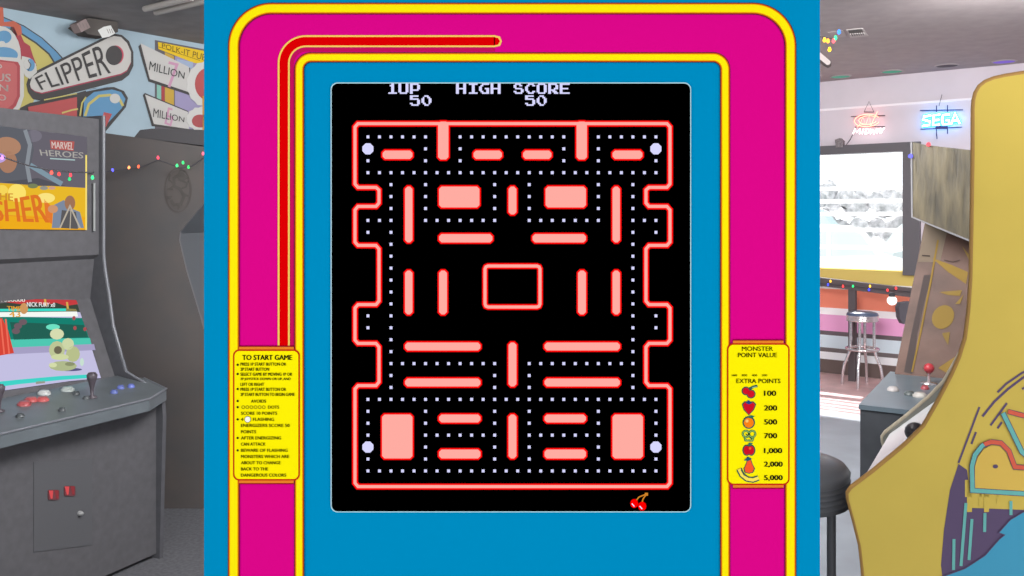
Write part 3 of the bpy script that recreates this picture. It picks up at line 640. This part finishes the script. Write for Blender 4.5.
cy = thing('arcade_cabinet', Dpt(.45, 0, .35), 'yellow sided arcade cabinet with blue and purple lettering art at the right edge', 'arcade machine')
m_yel = mat('cabinet_yellow', (196, 171, 82), .9, .05, .03, 3); m_edge = mat('cabinet_edge_brown', (168, 128, 72), .5, .2)
for e in (0, .70):
    mb = MB(); mb.prism([Dpt(s, z, e) for s, z in es], De * .022, m_yel if e == 0 else mat('bezel_grey', (132, 132, 124), .5, .2), m_edge)
    mb.tube([Dpt(s, z, e + .011) for s, z in es[:-3]], .010, m_edge if e == 0 else mat('cabinet_edge_grey', (170, 160, 140), .4, .3), 8)
    if e == 0:
        def DS(pts, c, l, m=None): shape(mb, PDD, pts, m or flat(c), .001 + .0009 * l, .0009)
        def DR(pts, w, c, l): ribbon(mb, PDD, pts, w, flat(c), .0015 + .0009 * l)
        PU = (92, 78, 104); TE = (104, 170, 164); RE = (204, 94, 74); BL = (70, 146, 176)
        DR([(958.5, 463), (979.5, 407)], 2.0, PU, 0); DR([(971.5, 444), (976, 432)], 2.0, PU, 0)
        DR([(982.5, 416.5), (994, 402), (1008, 389), (1024, 377), (1044, 366)], 2.4, PU, 0); DR([(997.5, 392.5), (1006, 384), (1022, 373), (1044, 362)], 2.2, PU, 0)
        DR([(990.5, 425.5), (1007, 403)], 2.2, PU, 0); DR([(997.5, 428.5), (1002, 422)], 2.2, PU, 0); DR([(1022, 389), (1040, 380)], 2.2, PU, 0)
        DS([(958.5, 464), (967, 470), (972, 508), (1024, 510), (1080, 512), (1080, 600), (944, 590), (941, 565), (944, 530), (950, 490)], PU, 0)
        for x0, x1, y in ((965, 1060, 497), (967, 972, 512), (979, 982, 506), (984, 989, 512), (997, 999, 504)): DS([(x0, 480), (x1, 480), (x1, y), (x0, y)], (198, 172, 80), 1, m_yel)
        DR([(954, 539), (953.5, 570)], 3, TE, 2); DR([(966, 503), (961, 566)], 3, TE, 2); DR([(972, 519), (969, 560)], 3, TE, 2); DR([(985, 513), (984.6, 532)], 3, TE, 2); DR([(1011, 501), (1011, 515)], 3, TE, 2)
        DS([(940, 578), (965, 569), (985, 556), (999, 540), (1004.5, 535), (998.5, 533), (1010, 520), (1030, 508), (1080, 494), (1080, 640), (940, 640)], BL, 3)
        DR([(940, 577.5), (965, 568.5), (985, 555.5), (999, 539.5), (1004.5, 535), (998.5, 533), (1010, 520), (1030, 508)], 1.0, PU, 4)
        # letter P
        Pl = [(1060, 496), (972.5, 490.5), (972, 466), (975, 455), (982, 446), (991, 442), (1001, 443), (1009, 451), (1013, 462), (1015, 467), (1060, 470)]
        DR(Pl[:6], 5.4, PU, 5); DR(Pl[5:], 5.4, PU, 5); DR(Pl[:5] + [(984, 444.5)], 4.2, TE, 6); DR([(984, 444.5)] + Pl[5:], 4.2, RE, 6)
        DS([(1060, 494), (975, 488.5), (975, 466), (978, 457), (984, 449), (991, 445.5), (1000, 446.5), (1006, 453), (1010, 464), (1013, 470), (1060, 473)], (206, 172, 84), 5)
        DS(ell(995.5, 466.5, 2.6, 2.0), PU, 7)
        # letter A
        DR([(1003, 413), (1022, 452), (1044, 470)], 5.6, PU, 5); DR([(1003, 413), (1022, 452), (1044, 470)], 4.2, TE, 6)
        DR([(1008, 411.5), (1040, 420)], 5.2, PU, 5); DR([(1008, 411.5), (1040, 420)], 4.0, RE, 6)
    mb.build('side_panel', cy)
# inner front faces between the two side panels
inner = [(s + .025, z) for s, z in es[5:21]]
def strip(mb, pts, m, e0=.022, e1=.70):
    for a, b in zip(pts[:-1], pts[1:]): mb.poly([Dpt(a[0], a[1], e0), Dpt(b[0], b[1], e0), Dpt(b[0], b[1], e1), Dpt(a[0], a[1], e1)], m)
bi = [p for p in inner if p[1] > dsz(930, 420)[1]]
back = [(.8, bi[-1][1]), (.8, bi[0][1])]
mb = MB(); mb.prism([Dpt(s, z, .022) for s, z in bi + back], De * .678, mat('bezel_print', (146, 142, 132), .3, .3, c2=(106, 102, 100), noise=.1, scale=7)); mb.build('screen_bezel', cy)
zl = dsz(925, 427); zc = dsz(852, 489)
mb = MB(); mb.prism([Dpt(zl[0] + .03, zl[1] - .01, .022), Dpt(zc[0] + .012, zc[1] - .0, .022), Dpt(zc[0] + .02, zc[1] - .08, .022), Dpt(.8, zc[1] - .08, .022), Dpt(.8, zl[1] - .01, .022)], De * .678, mat('deck_glare_white', (238, 238, 240), .25, .5)); mb.build('control_panel', cy)  # glare on the deck is put into its near-white colour
mb = MB(); zb = dsz(906, 446); mb.prism([Dpt(zl[0] + .028, zl[1] - .004, .022), Dpt(zb[0] + .03, zb[1] - .01, .022), Dpt(zb[0] + .04, zb[1] - .03, .022), Dpt(zl[0] + .04, zl[1] - .03, .022)], De * .678, mat('deck_strip_grey', (120, 122, 122), .4, .3)); mb.build('deck_trim', cy)  # narrow grey strip along the rear of the deck
mb = MB(); q = es[-4][0] + .03; mb.prism([Dpt(q, .02, .022), Dpt(.8, .02, .022), Dpt(.8, zc[1] - .08, .022), Dpt(q, zc[1] - .08, .022)], De * .678, m_cab); mb.build('lower_body', cy)
jb = Dpt(zb[0] + .045, zb[1] + .0, .30)
mb = MB(); c = PDD.hit(915, 432, -.26); mb.ball(c, .028, mat('ball_black', (66, 62, 66), .3, .4)); mb.tube([c, Dpt((V((c.x, c.y, 0)) - Dp).dot(Dd) - .02 + .04, c.z - .07, .26)], .006, m_chrome, 8); mb.build('joystick', cy)

PRINT = 0.45
# ================================================================== CABINET E (worn, mid right)
Ee = V((.547, .837, 0)).normalized(); Ed = V((Ee.y, -Ee.x, 0)); E0 = V((1.47, 3.8, 0))
def Ept(s, q, z): return E0 + Ed * s + Ee * q + V((0, 0, z))
ce = thing('arcade_cabinet', Ept(.3, .5, 0), 'worn arcade cabinet with scuffed brown and gold panels, standing behind the yellow cabinet', 'arcade machine')
m_eb = mat('cabinet_e_dark', (66, 68, 72), .5, .2, .08, 8)
mb = MB(); mb.prism([Ept(0, 0, .03), Ept(0, 1.1, .03), Ept(0, 1.1, .68), Ept(0, 0, .68)], Ed * .62, m_eb); mb.build('body', ce)
mb = MB(); mb.prism([Ept(-.005, -.005, .68), Ept(.625, -.005, .68), Ept(.625, .68, .72), Ept(-.005, .68, .72)], (0, 0, .02), mat('deck_blue_grey', (96, 108, 116), .3, .4, .05, 8)); mb.build('control_panel', ce)
PE = Plane(Ept(0, 0, .70), Ed.cross(Ept(0, .68, .74) - Ept(0, 0, .70)))
for px, py, r, c in ((893, 390.5, .020, (176, 170, 168)), (909.5, 395, .018, (86, 92, 92)), (920, 396.5, .024, (178, 174, 168)), (925, 389, .014, (150, 70, 76))):
    mb = MB(); puck(mb, PE, px, py, r, c, .016); mb.build('button', ce)
mb = MB(); b = PE.hit(929, 384); mb.lathe(b, [(.036, 0), (.036, .006), (.008, .01), (.006, .06), (0, .06)], m_chrome, 16); mb.ball(b + V((0, 0, .072)), .023, mat('ball_red', (178, 58, 66), .3, .4)); mb.build('joystick', ce)
K = Ee * .35 + V((0, 0, 1)); PBd = Plane(Ept(0, .66, .72), Ed.cross(K))
m_br = mat('worn_art_board', (106, 80, 70), .45, .2, c2=(80, 60, 52), noise=.1, scale=6, bump=.5)
mb = MB(); shape(mb, PBd, [(894, 378), (925, 222), (1040, 240), (1040, 384)], m_br, .03, .05)
def BS(pts, c, l): shape(mb, PBd, pts, flat(c), .031 + .001 * l, .001)
BS([(925, 224), (948, 228), (940, 262), (918, 262)], (168, 150, 132), 0); BS([(904, 372), (912, 330), (924, 275), (931, 275), (918, 330), (912, 374)], (116, 104, 102), 0)
ribbon(mb, PBd, [(912, 372), (920, 335), (930, 285), (938, 240)], 1.8, flat((190, 156, 84)), .0335)
BS([(932, 258), (952, 265), (968, 272), (966, 284), (948, 272)], (196, 162, 90), 2); BS([(962, 246), (975, 262), (974, 270)], (196, 162, 90), 2); BS([(939, 292), (962, 290), (960, 296), (948, 295)], (190, 158, 92), 2)
BS([(955, 304), (964, 294), (960, 304)], (190, 158, 92), 2); BS(ell(943, 317, 10.5, 12.5, rot=35), (190, 158, 90), 2); BS([(942, 333), (950, 332), (948, 345), (943, 336)], (180, 150, 90), 2)
BS([(938, 368), (962, 352), (952, 376)], (196, 160, 90), 2)
ribbon(mb, PBd, [(922, 255.5), (930, 256)], 1.2, flat((88, 76, 74)), .0335); ribbon(mb, PBd, [(944, 260), (953, 262), (960, 260)], .8, flat((100, 84, 82)), .0345)
mb.build('art_board', ce)
PT = Plane(Ept(0, .62, 0), Ee); m_gold = mat('worn_gold_panel', (112, 102, 80), .4, .3, c2=(70, 65, 56), noise=.1, scale=14, bump=.8, stretch=(2, 2, .35))
mb = MB(); mb.prism([PT.hit(x, y) for x, y in ((911.5, 142), (926, 145), (1040, 158), (1040, 262), (975, 243), (912, 217))], Ee * .42, m_gold, mat('panel_edge', (120, 116, 118), .5, .2)); 
mb.tube([PT.hit(x, y, .002) for x, y in ((911.5, 142), (912, 217), (975, 243))], .005, mat('panel_lip', (140, 138, 140), .4, .3), 6); mb.build('marquee_box', ce)
mb = MB(); mb.prism([Ept(.22, 1.0, .7), Ept(.62, 1.0, .7), Ept(.62, 1.0, 1.6), Ept(.22, 1.0, 1.6)], Ee * .12, m_eb); mb.build('rear_column', ce)
for px, py, c, n in ((928.5, 144.6, (240, 90, 100), 'small red bulb lying on top edge of the worn cabinet'), (910.5, 156.3, (110, 110, 255), 'small blue bulb beside the top of the worn cabinet')):
    q = PT.hit(px, py, .012); mb = MB(); mb.lathe(q, [(0, -.009), (.008, -.006), (.011, 0), (.007, .009), (0, .012)], lit(c, 2.0), 12); tag(recenter(mb.build('light_bulb')), n, 'light bulb')

# ================================================================== MAIN CABINET (blue and pink bezel)
x0, x1 = (204 - 512) / F, (820 - 512) / F
mc = thing('arcade_cabinet', (0, 1.35, 0), 'blue, pink and yellow arcade cabinet with black maze game screen, in the centre', 'arcade machine')
PRINT = 0.55
m_blue = flat((0, 139, 190)); m_body = mat('main_body_blue', (0, 98, 138), .6, .15)
FP = Plane((0, 1.0, 0), (0, -1, 0))
for sx in (x0, x1 - .02):
    mb = MB(); mb.prism([(sx, .99 + .03, .0), (sx, 1.75, 0), (sx, 1.75, 1.95), (sx, 1.02, 1.95)], (.02, 0, 0), m_body); mb.build('side_panel', mc)
mb = MB(); mb.box((x0 + .02, 1.2, .0), (x1 - .02, 1.73, 1.94), m_body); mb.build('body', mc)
mb = MB(); mb.box((x0, .90, 1.79), (x1, 1.02, 1.95), m_body); mb.box((x0, 1.02, 1.95), (x1, 1.75, 1.97), m_body); mb.build('marquee_box', mc)
mb = MB(); mb.prism([(x0, .72, .90), (x0, .72, .97), (x0, 1.0, 1.0), (x0, 1.02, 1.0), (x0, 1.02, .90)], (x1 - x0, 0, 0), m_body); mb.build('control_panel', mc)
mb = MB(); mb.box((x0 + .02, 1.0, 0.0), (x1 - .02, 1.03, .90), m_body); mb.build('lower_front', mc)
# bezel with printed artwork
mb = MB()
LAY = 0.00035
bb = [FP.hit(204, -45), FP.hit(820, -45), V((x1, 1.0, 1.0)), V((x0, 1.0, 1.0))]
mb.prism([V((x0, 1.0, 1.79)), V((x1, 1.0, 1.79)), V((x1, 1.0, 1.0)), V((x0, 1.0, 1.0))], (0, .02, 0), m_blue)
def L(l): return LAY * l
BOT = 664
YE = (255, 236, 14); DKB = (70, 40, 40); ORR = (206, 84, 20); MG = (222, 8, 136); RDD = (150, 10, 30); CR = (250, 206, 100)
big = arch(266.3, 35, 755.3, BOT, 12)
# magenta field
shape(mb, FP, [(236, BOT), (236, 46), (239, 32), (245, 22), (254, 14), (268, 10), (756, 10), (770, 14), (780, 22), (786, 32), (788.5, 46), (788, BOT), (727, BOT), (727, 66), (718, 57), (308, 57), (298, 66), (298, BOT)], flat(MG), L(2), LAY * .5)
# red band
rb = arch(283.7, 41.2, None, 346, 22) + [(495, 41.2)]
ribbon(mb, FP, rb, 12.6, flat((176, 14, 40)), L(3)); ribbon(mb, FP, rb, 12, flat(CR), L(4)); ribbon(mb, FP, rb, 8.4, flat((222, 0, 4)), L(5))
shape(mb, FP, [(495, 35.4), (500, 36.5), (502, 41.2), (500, 46), (495, 47)], flat(CR), L(4), LAY * .5); shape(mb, FP, [(494, 37.2), (498, 38), (500, 41.2), (498, 44.6), (494, 45.2)], flat((222, 0, 4)), L(5), LAY * .5)
ri = arch(292, 49.7, None, 346, 14) + [(495, 49.7)]
ribbon(mb, FP, ri, 3.6, flat((196, 20, 90)), L(3))
# outer and inner yellow bands
for path in (arch(233.7, 8.4, 790.6, BOT, 38, 20), arch(299.2, 57.3, 725.2, BOT, 12, 10)):
    k = 11.8 if path[0][0] < 240 else 10.2
    ribbon(mb, FP, path, k, flat(DKB), L(6)); ribbon(mb, FP, path, k - 1.4, flat(ORR), L(7)); ribbon(mb, FP, path, k - 3.2, flat((250, 170, 20)), L(8)); ribbon(mb, FP, path, k - 4.6, flat(YE), L(8.6))
bz = mb.build('bezel', mc)
# instruction cards
YC = (255, 240, 8)
def card(x0, y0, x1, y1, name):
    m = MB()
    shape(m, FP, [(x0 + 6, y0 - 3.8), (x1 - 6, y0 - 3.8), (x1 - 6, y1 + 3.8), (x0 + 6, y1 + 3.8)], flat((150, 12, 40)), L(9), LAY * .5)
    shape(m, FP, [(x0 + 6, y0 - 2.6), (x1 - 6, y0 - 2.6), (x1 - 6, y1 + 2.6), (x0 + 6, y1 + 2.6)], flat((232, 128, 40)), L(10), LAY * .5)
    shape(m, FP, rrect(x0, y0, x1, y1, 6), flat((196, 40, 20)), L(11), LAY * .5)
    shape(m, FP, rrect(x0 + 1.5, y0 + 1.5, x1 - 1.5, y1 - 1.5, 5), flat(YC), L(12), LAY * .5)
    return m
TX = flat((74, 60, 24)); TB = flat((44, 36, 24))
m = card(233, 349.5, 299.8, 480.5, 'instruction_card')
text(m, FP, 'TO START GAME', trect(242.3, 355, 292, 360), TB, L(14), .05)
rows = [(240.5, 286, 364.2, 'PRESS 1P START BUTTON OR'), (240.5, 269, 369.3, '2P START BUTTON'), (240.5, 292, 374.3, 'SELECT GAME BY MOVING 1P OR'), (240.5, 290.5, 379.3, '2P JOYSTICK DOWN OR UP, AND'),
        (240.5, 264, 384.4, 'LEFT OR RIGHT'), (240.5, 286, 389.4, 'PRESS 1P START BUTTON OR'), (240.5, 294.5, 394.5, '2P START BUTTON TO BEGIN GAME'), (251, 266, 401.2, 'AVOIDS'), (268, 279, 407.2, 'DOTS'),
        (241, 277, 413.3, 'SCORE 10 POINTS'), (241, 243, 419.4, '4'), (253, 274, 419.4, 'FLASHING'), (241, 289.5, 425.5, 'ENERGIZERS SCORE 50'), (241, 256, 431.8, 'POINTS'), (241, 281, 438, 'AFTER ENERGIZING'), (241, 265.5, 444.2, 'CAN ATTACK'),
        (241, 287.5, 450.4, 'BEWARE OF FLASHING'), (241, 289, 456.6, 'MONSTERS WHICH ARE'), (241, 280.5, 462.8, 'ABOUT TO CHANGE'), (241, 268, 469, 'BACK TO THE'), (241, 286, 475.2, 'DANGEROUS COLORS')]
for a, b, y, s in rows: text(m, FP, s, trect(a, y - 1.55, b, y + 1.55), TX, L(15), .03)
for y in (364.8, 374, 389, 401, 407.2, 419.4, 438, 450.4): shape(m, FP, ell(237.6, y, 1.2, 1.2, 10), TB, L(14), LAY * .5)
for i in range(6): ribbon(m, FP, ell(243.2 + 4.1 * i, 407.2, 1.5, 1.5, 12), .5, TX, L(14), True)
shape(m, FP, ell(247.6, 419.4, 3.3, 3.3, 20), TX, L(14), LAY * .5); shape(m, FP, ell(247.6, 419.4, 2.8, 2.8, 20), flat((250, 250, 240)), L(15), LAY * .5)
m.build('instruction_card', mc)
m = card(727, 343.3, 789.6, 485, 'points_card')
text(m, FP, 'MONSTER', trect(742, 346.5, 773, 351), TX, L(15), .01); text(m, FP, 'POINT VALUE', trect(738, 352.8, 777, 357.3), TX, L(15), .02)
text(m, FP, 'EXTRA POINTS', trect(736.5, 378.8, 780.5, 383.2), TX, L(15), .02)
for x, s in ((734.5, '1600'), (744.5, '800'), (754.5, '400'), (764.5, '200')): text(m, FP, s, trect(x - 2.6, 374.3, x + 2.6, 376.3), TX, L(15), .03)
for y, s, b in ((393.3, '100', 776), (408, '200', 777), (422, '500', 777), (435.8, '700', 777), (450.8, '1,000', 782), (464.3, '2,000', 782.5), (477.8, '5,000', 782.5)):
    text(m, FP, s, trect(764.3, y - 2.6, b, y + (2.6 if len(s) < 4 else 3.2)), flat((50, 46, 30)), L(15), .05)
GO = flat((50, 92, 84)); RR = flat((206, 20, 40)); GG = flat((40, 110, 90)); OO = flat((250, 130, 20))
def F2(pts, mm, l): shape(m, FP, pts, mm, L(l), LAY * .5)
F2(ell(746, 391, 4.4, 4.4), GO, 13.4); F2(ell(751, 394, 4.6, 4.6), GO, 14); ribbon(m, FP, [(749, 389), (754, 386.6), (757.5, 386)], 2.6, GO, L(14)); F2(ell(746, 391, 3.3, 3.3), RR, 15); F2(ell(751, 394, 3.5, 3.5), RR, 15.6); ribbon(m, FP, [(752, 387.8), (756.6, 386.6)], 1, flat((150, 190, 140)), L(15))
st = [(748.8, 414.5), (744.5, 409.5), (743, 404.5), (745.5, 402), (749, 403), (752.5, 402), (755, 404.5), (753.3, 409.5)]
F2([(748.9 + (x - 748.9) * 1.2, 407.6 + (y - 407.6) * 1.15) for x, y in st], GO, 14); F2(st, RR, 15); F2([(745.5, 403), (748.5, 400), (752.5, 403), (749, 404.5)], flat((30, 70, 130)), 16)
F2(ell(748.8, 422.5, 6.2, 6.4), GO, 14); F2(ell(748.8, 422.7, 4.9, 5), OO, 15); F2([(747, 417.5), (751, 415.2), (755, 416.2), (751, 418.4)], GG, 16); F2(ell(747, 421, 1.6, 1.6), flat((255, 200, 110)), 16)
for cx in (746, 752.2): ribbon(m, FP, ell(cx, 434, 3.2, 3.2, 16), 2.0, GO, L(14), True); ribbon(m, FP, ell(cx, 434, 3.2, 3.2, 16), .8, flat((150, 200, 90)), L(15), True)
ribbon(m, FP, [(744.5, 437), (745.5, 440.5), (752.5, 440.5), (753.6, 437)], 2.0, GO, L(14)); ribbon(m, FP, [(744.7, 437), (745.7, 440.3), (752.3, 440.3), (753.4, 437)], .8, flat((150, 200, 90)), L(15)); ribbon(m, FP, [(746, 434), (752, 439)], 1.2, GO, L(14))
F2(ell(746.6, 450.2, 4.2, 5.6), GO, 13.4); F2(ell(751.2, 450.2, 4.2, 5.6), GO, 14); F2(ell(746.8, 450.3, 3.2, 4.4), RR, 15); F2(ell(751, 450.3, 3.2, 4.4), RR, 15.6); F2([(747.5, 446), (749, 442.6), (753, 443.2), (750, 446)], GG, 16); F2(ell(750, 448.4, 1.3, 1.3), flat((250, 90, 40)), 16)
pe = [(748, 459.5), (750.5, 459.5), (752, 464), (754, 468.5), (752.5, 472), (749, 473), (745.5, 472), (744.5, 468.5), (746.5, 464)]
F2([(749.2 + (x - 749.2) * 1.22, 466.2 + (y - 466.2) * 1.12) for x, y in pe], GO, 14); F2(pe, flat((246, 92, 44)), 15); F2([(744, 460.5), (748, 456.5), (752, 459), (748.5, 461)], flat((34, 92, 110)), 16)
bn = [(739, 469), (742, 475), (747, 479), (753, 480), (758.5, 478)]
ribbon(m, FP, bn, 5.6, GO, L(16)); ribbon(m, FP, bn, 3.2, flat((250, 226, 90)), L(17)); ribbon(m, FP, [(741, 470), (744, 475), (749, 477.8)], .7, GO, L(18))
m.build('points_card', mc)
# monitor
m = MB()
shape(m, FP, rrect(330.6, 82.4, 691.2, 512.4, 7), flat((176, 214, 224)), L(9), LAY * .5)
m.build('screen_rim', mc)
m = MB(); BK = mat('screen_black', (0, 0, 0), 1.0, 0.0)
shape(m, FP, rrect(331.7, 83.5, 690.2, 511.4, 6.2), BK, L(10), LAY * .5)
PK = lit((255, 172, 162)); REDL = lit((255, 12, 12)); LV = lit((216, 216, 255))
G = {'1': ['...11...', '..111...', '...11...', '...11...', '...11...', '...11...', '.111111.'],
 'U': ['11...11.', '11...11.', '11...11.', '11...11.', '11...11.', '11...11.', '.11111..'], 'P': ['111111..', '11...11.', '11...11.', '11...11.', '111111..', '11......', '11......'],
 'H': ['11...11.', '11...11.', '11...11.', '1111111.', '11...11.', '11...11.', '11...11.'], 'I': ['.111111.', '...11...', '...11...', '...11...', '...11...', '...11...', '.111111.'],
 'G': ['..11111.', '.11.....', '11......', '11..111.', '11...11.', '.11..11.', '..11111.'], 'S': ['.1111...', '11..11..', '11......', '.11111..', '.....11.', '11...11.', '.11111..'],
 'C': ['..1111..', '.11..11.', '11......', '11......', '11......', '.11..11.', '..1111..'], 'O': ['.11111..', '11...11.', '11...11.', '11...11.', '11...11.', '11...11.', '.11111..'],
 'R': ['111111..', '11...11.', '11...11.', '11..111.', '11111...', '11.111..', '11..111.'], 'E': ['1111111.', '11......', '11......', '111111..', '11......', '11......', '1111111.'],
 '5': ['111111..', '11......', '111111..', '.....11.', '.....11.', '11...11.', '.11111..'], '0': ['..111...', '.1..11..', '11...11.', '11...11.', '11...11.', '.11..1..', '..111...']}
TW, TH = 11.52, 11.93; PXW, PXH = TW / 8, TH / 8
def put(s, col, row):
    for i, ch in enumerate(s):
        if ch == ' ': continue
        for r, line in enumerate(G[ch]):
            c = 0
            while c < 8:
                if line[c] == '1':
                    d = c
                    while d < 8 and line[d] == '1': d += 1
                    xa = 351.0 + 1.3 + (col + i) * TW + c * PXW; ya = 83.4 + row * TH + r * PXH
                    m.poly([FP.hit(x, y, L(12)) for x, y in trect(xa, ya, xa + (d - c) * PXW, ya + PXH)], LV); c = d
                else: c += 1
put('1UP', 3, 0); put('HIGH SCORE', 9, 0); put('50', 5, 1); put('50', 15, 1)
def block(xa, ya, xb, yb):
    for k, mm, l in ((0, REDL, 12), (1.6, PK, 13)):
        a, b, c, d = xa + k, ya + k, xb - k, yb - k; h = 3.2 - k * .5
        shape(m, FP, [(a + h, b), (c - h, b), (c, b + h), (c, d - h), (c - h, d), (a + h, d), (a, d - h), (a, b + h)], mm, L(l), LAY * .5)
blocks = []
half = [(381, 149, 414, 160.5), (403.5, 185, 414, 244), (437.5, 185, 481, 209), (437.5, 232.5, 494, 244), (403.5, 269, 414, 316), (437.5, 269, 448.5, 316), (403.5, 341, 482, 352),
        (403.5, 377, 482, 388), (380.5, 413, 414, 460), (437.5, 413, 482, 424), (437.5, 448, 482, 460), (472, 149, 503.5, 160.5)]
for a, b, c, d in half: blocks += [(a, b, c, d), (1025 - c, b, 1025 - a, d)]
blocks += [(507, 185, 518, 216), (507, 341, 518, 388), (507, 413, 518, 460)]
for b in blocks: block(*b)
stub = [(436.5, 121, 450, 161), (575, 121, 588.5, 161)]
# outer wall line
lp = [(355, 127), (358, 123.6)]
def side(mir):
    f = (lambda x: 1025 - x) if mir else (lambda x: x)
    q = [(355, 127), (355, 184), (358, 187.4), (376, 187.4), (379, 190), (379, 203), (376, 206.4), (358, 206.4), (355, 210), (355, 242), (358, 245.4), (376, 245.4), (379, 249), (379, 301), (376, 304.6), (358, 304.6), (355, 308), (355, 340),
         (358, 343.4), (376, 343.4), (379, 347), (379, 382), (376, 385.6), (358, 385.6), (355, 389), (355, 483), (358, 486.6)]
    return [(f(x), y) for x, y in q]
path = [(358, 123.6)] + side(False) + list(reversed(side(True))) + [(1025 - 358, 123.6)]
ribbon(m, FP, path, 6.2, REDL, L(12), True)
for a, b, c, d in stub: block(a, b - 1, c, d)
ribbon(m, FP, path, 3.0, PK, L(14), True)
pen = rrect(485, 266, 540, 307, 3, 2); ribbon(m, FP, pen, 6.0, REDL, L(12), True); ribbon(m, FP, pen, 3.0, PK, L(13), True)
walls = blocks + stub + [(352, 184, 382, 209), (352, 242, 382, 308), (352, 340, 382, 389), (643, 184, 673, 209), (643, 242, 673, 308), (643, 340, 673, 389), (482, 263, 543, 310)]
def clear(x, y):
    dmin = min(x - 358, 667 - x, y - 126.5, 483.5 - y)
    for a, b, c, d in walls: dmin = min(dmin, math.hypot(max(a - x, 0, x - c), max(b - y, 0, y - d)))
    return dmin
for r in range(4, 33):
    for c in range(1, 27):
        x = 367.9 + (c - 1) * 11.52; y = 136.9 + (r - 4) * 11.93
        if not (r in (4, 7, 11, 23, 26, 29, 32) or c in (1, 3, 6, 9, 12, 26, 24, 21, 18, 15)): continue
        if clear(x, y) < 7.5: continue
        if 396 < x < 629 and 226 < y < 357: continue
        if c in (1, 26) and r in (5, 30):
            shape(m, FP, ell(x, y, 6, 6, 8, 22.5, 382.5), LV, L(13), LAY * .5); continue
        m.poly([FP.hit(a, b, L(12)) for a, b in trect(x - 1.4, y - 1.5, x + 1.5, y + 1.5)], LV)
CH = lit((255, 0, 0)); ST = lit((206, 130, 40))
ribbon(m, FP, [(635, 502), (639, 497), (646.5, 494)], 1.3, ST, L(12)); ribbon(m, FP, [(641.5, 505), (643, 499), (646.5, 494)], 1.3, ST, L(12)); shape(m, FP, trect(644.8, 492.8, 648, 495.8), ST, L(12), LAY * .5)
shape(m, FP, ell(634.2, 503.5, 4.1, 4.6, 10), CH, L(13), LAY * .5); shape(m, FP, ell(642.2, 506.2, 4.3, 4.6, 10), CH, L(14), LAY * .5)
ribbon(m, FP, [(631.8, 503.5), (634.4, 506.5)], 1.1, LV, L(15)); ribbon(m, FP, [(639.6, 506), (642.2, 509)], 1.1, LV, L(15))
m.build('screen', mc)

# ================================================================== LIGHT
w = bpy.data.worlds.new('World'); scene.world = w; w.use_nodes = True
bg = w.node_tree.nodes['Background']; bg.inputs[0].default_value = (0.93, 0.97, 1.0, 1); bg.inputs[1].default_value = 1.6
def area(name, loc, tgt, sx, sy, power, c=(1, 1, 1)):
    l = bpy.data.lights.new(name, 'AREA'); l.shape = 'RECTANGLE'; l.size = sx; l.size_y = sy; l.energy = power; l.color = c
    o = bpy.data.objects.new(name, l); COL.objects.link(o); o.location = loc
    d = V(tgt) - V(loc); o.rotation_euler = d.to_track_quat('-Z', 'Y').to_euler()
    return o
area('fill_front', (0, -2.3, 1.45), (0, 3, 1.45), 6.0, 2.4, 185)  # added fill behind the camera, lights the cabinet front evenly
area('fill_right', (0.4, 3.6, 2.6), (3.4, 8.2, 1.3), 1.6, 1.2, 130)  # added fill out of view, brightens the far right of the room
area('fill_window_wall', (2.9, 5.0, 2.68), (3.2, 7.2, 0.0), 1.0, 1.0, 70)  # added fill above the view, lifts the striped wall and red floor
area('fill_left', (0.2, 2.6, 2.6), (-2.2, 4.6, 1.0), 1.6, 1.2, 165)  # added fill out of view, brightens the left cabinets and mural
area('fill_ceiling', (0, 1.4, 2.02), (0.3, 2.6, 2.9), .6, .6, 34)  # added upward fill hidden above the view, brightens the ceiling
sl = bpy.data.lights.new('sun', 'SUN'); sl.energy = 9; sl.angle = .02; so = bpy.data.objects.new('sun', sl); COL.objects.link(so)
so.rotation_euler = V((-0.12, -0.72, -0.68)).to_track_quat('-Z', 'Y').to_euler()

# ================================================================== CAMERA
cam = bpy.data.cameras.new('camera'); co = bpy.data.objects.new('camera', cam); COL.objects.link(co)
co.location = (0, 0, CAMZ); co.rotation_euler = (math.pi / 2, 0, 0)
cam.sensor_width = 36; cam.lens = 36 * F / 1024; cam.shift_y = -(288 - HOR) / 1024; cam.clip_start = .05
scene.camera = co
vs_ = scene.view_settings; vs_.view_transform = 'Standard'; vs_.look = 'None'; vs_.gamma = 1; vs_.exposure = 0; vs_.use_curve_mapping = False
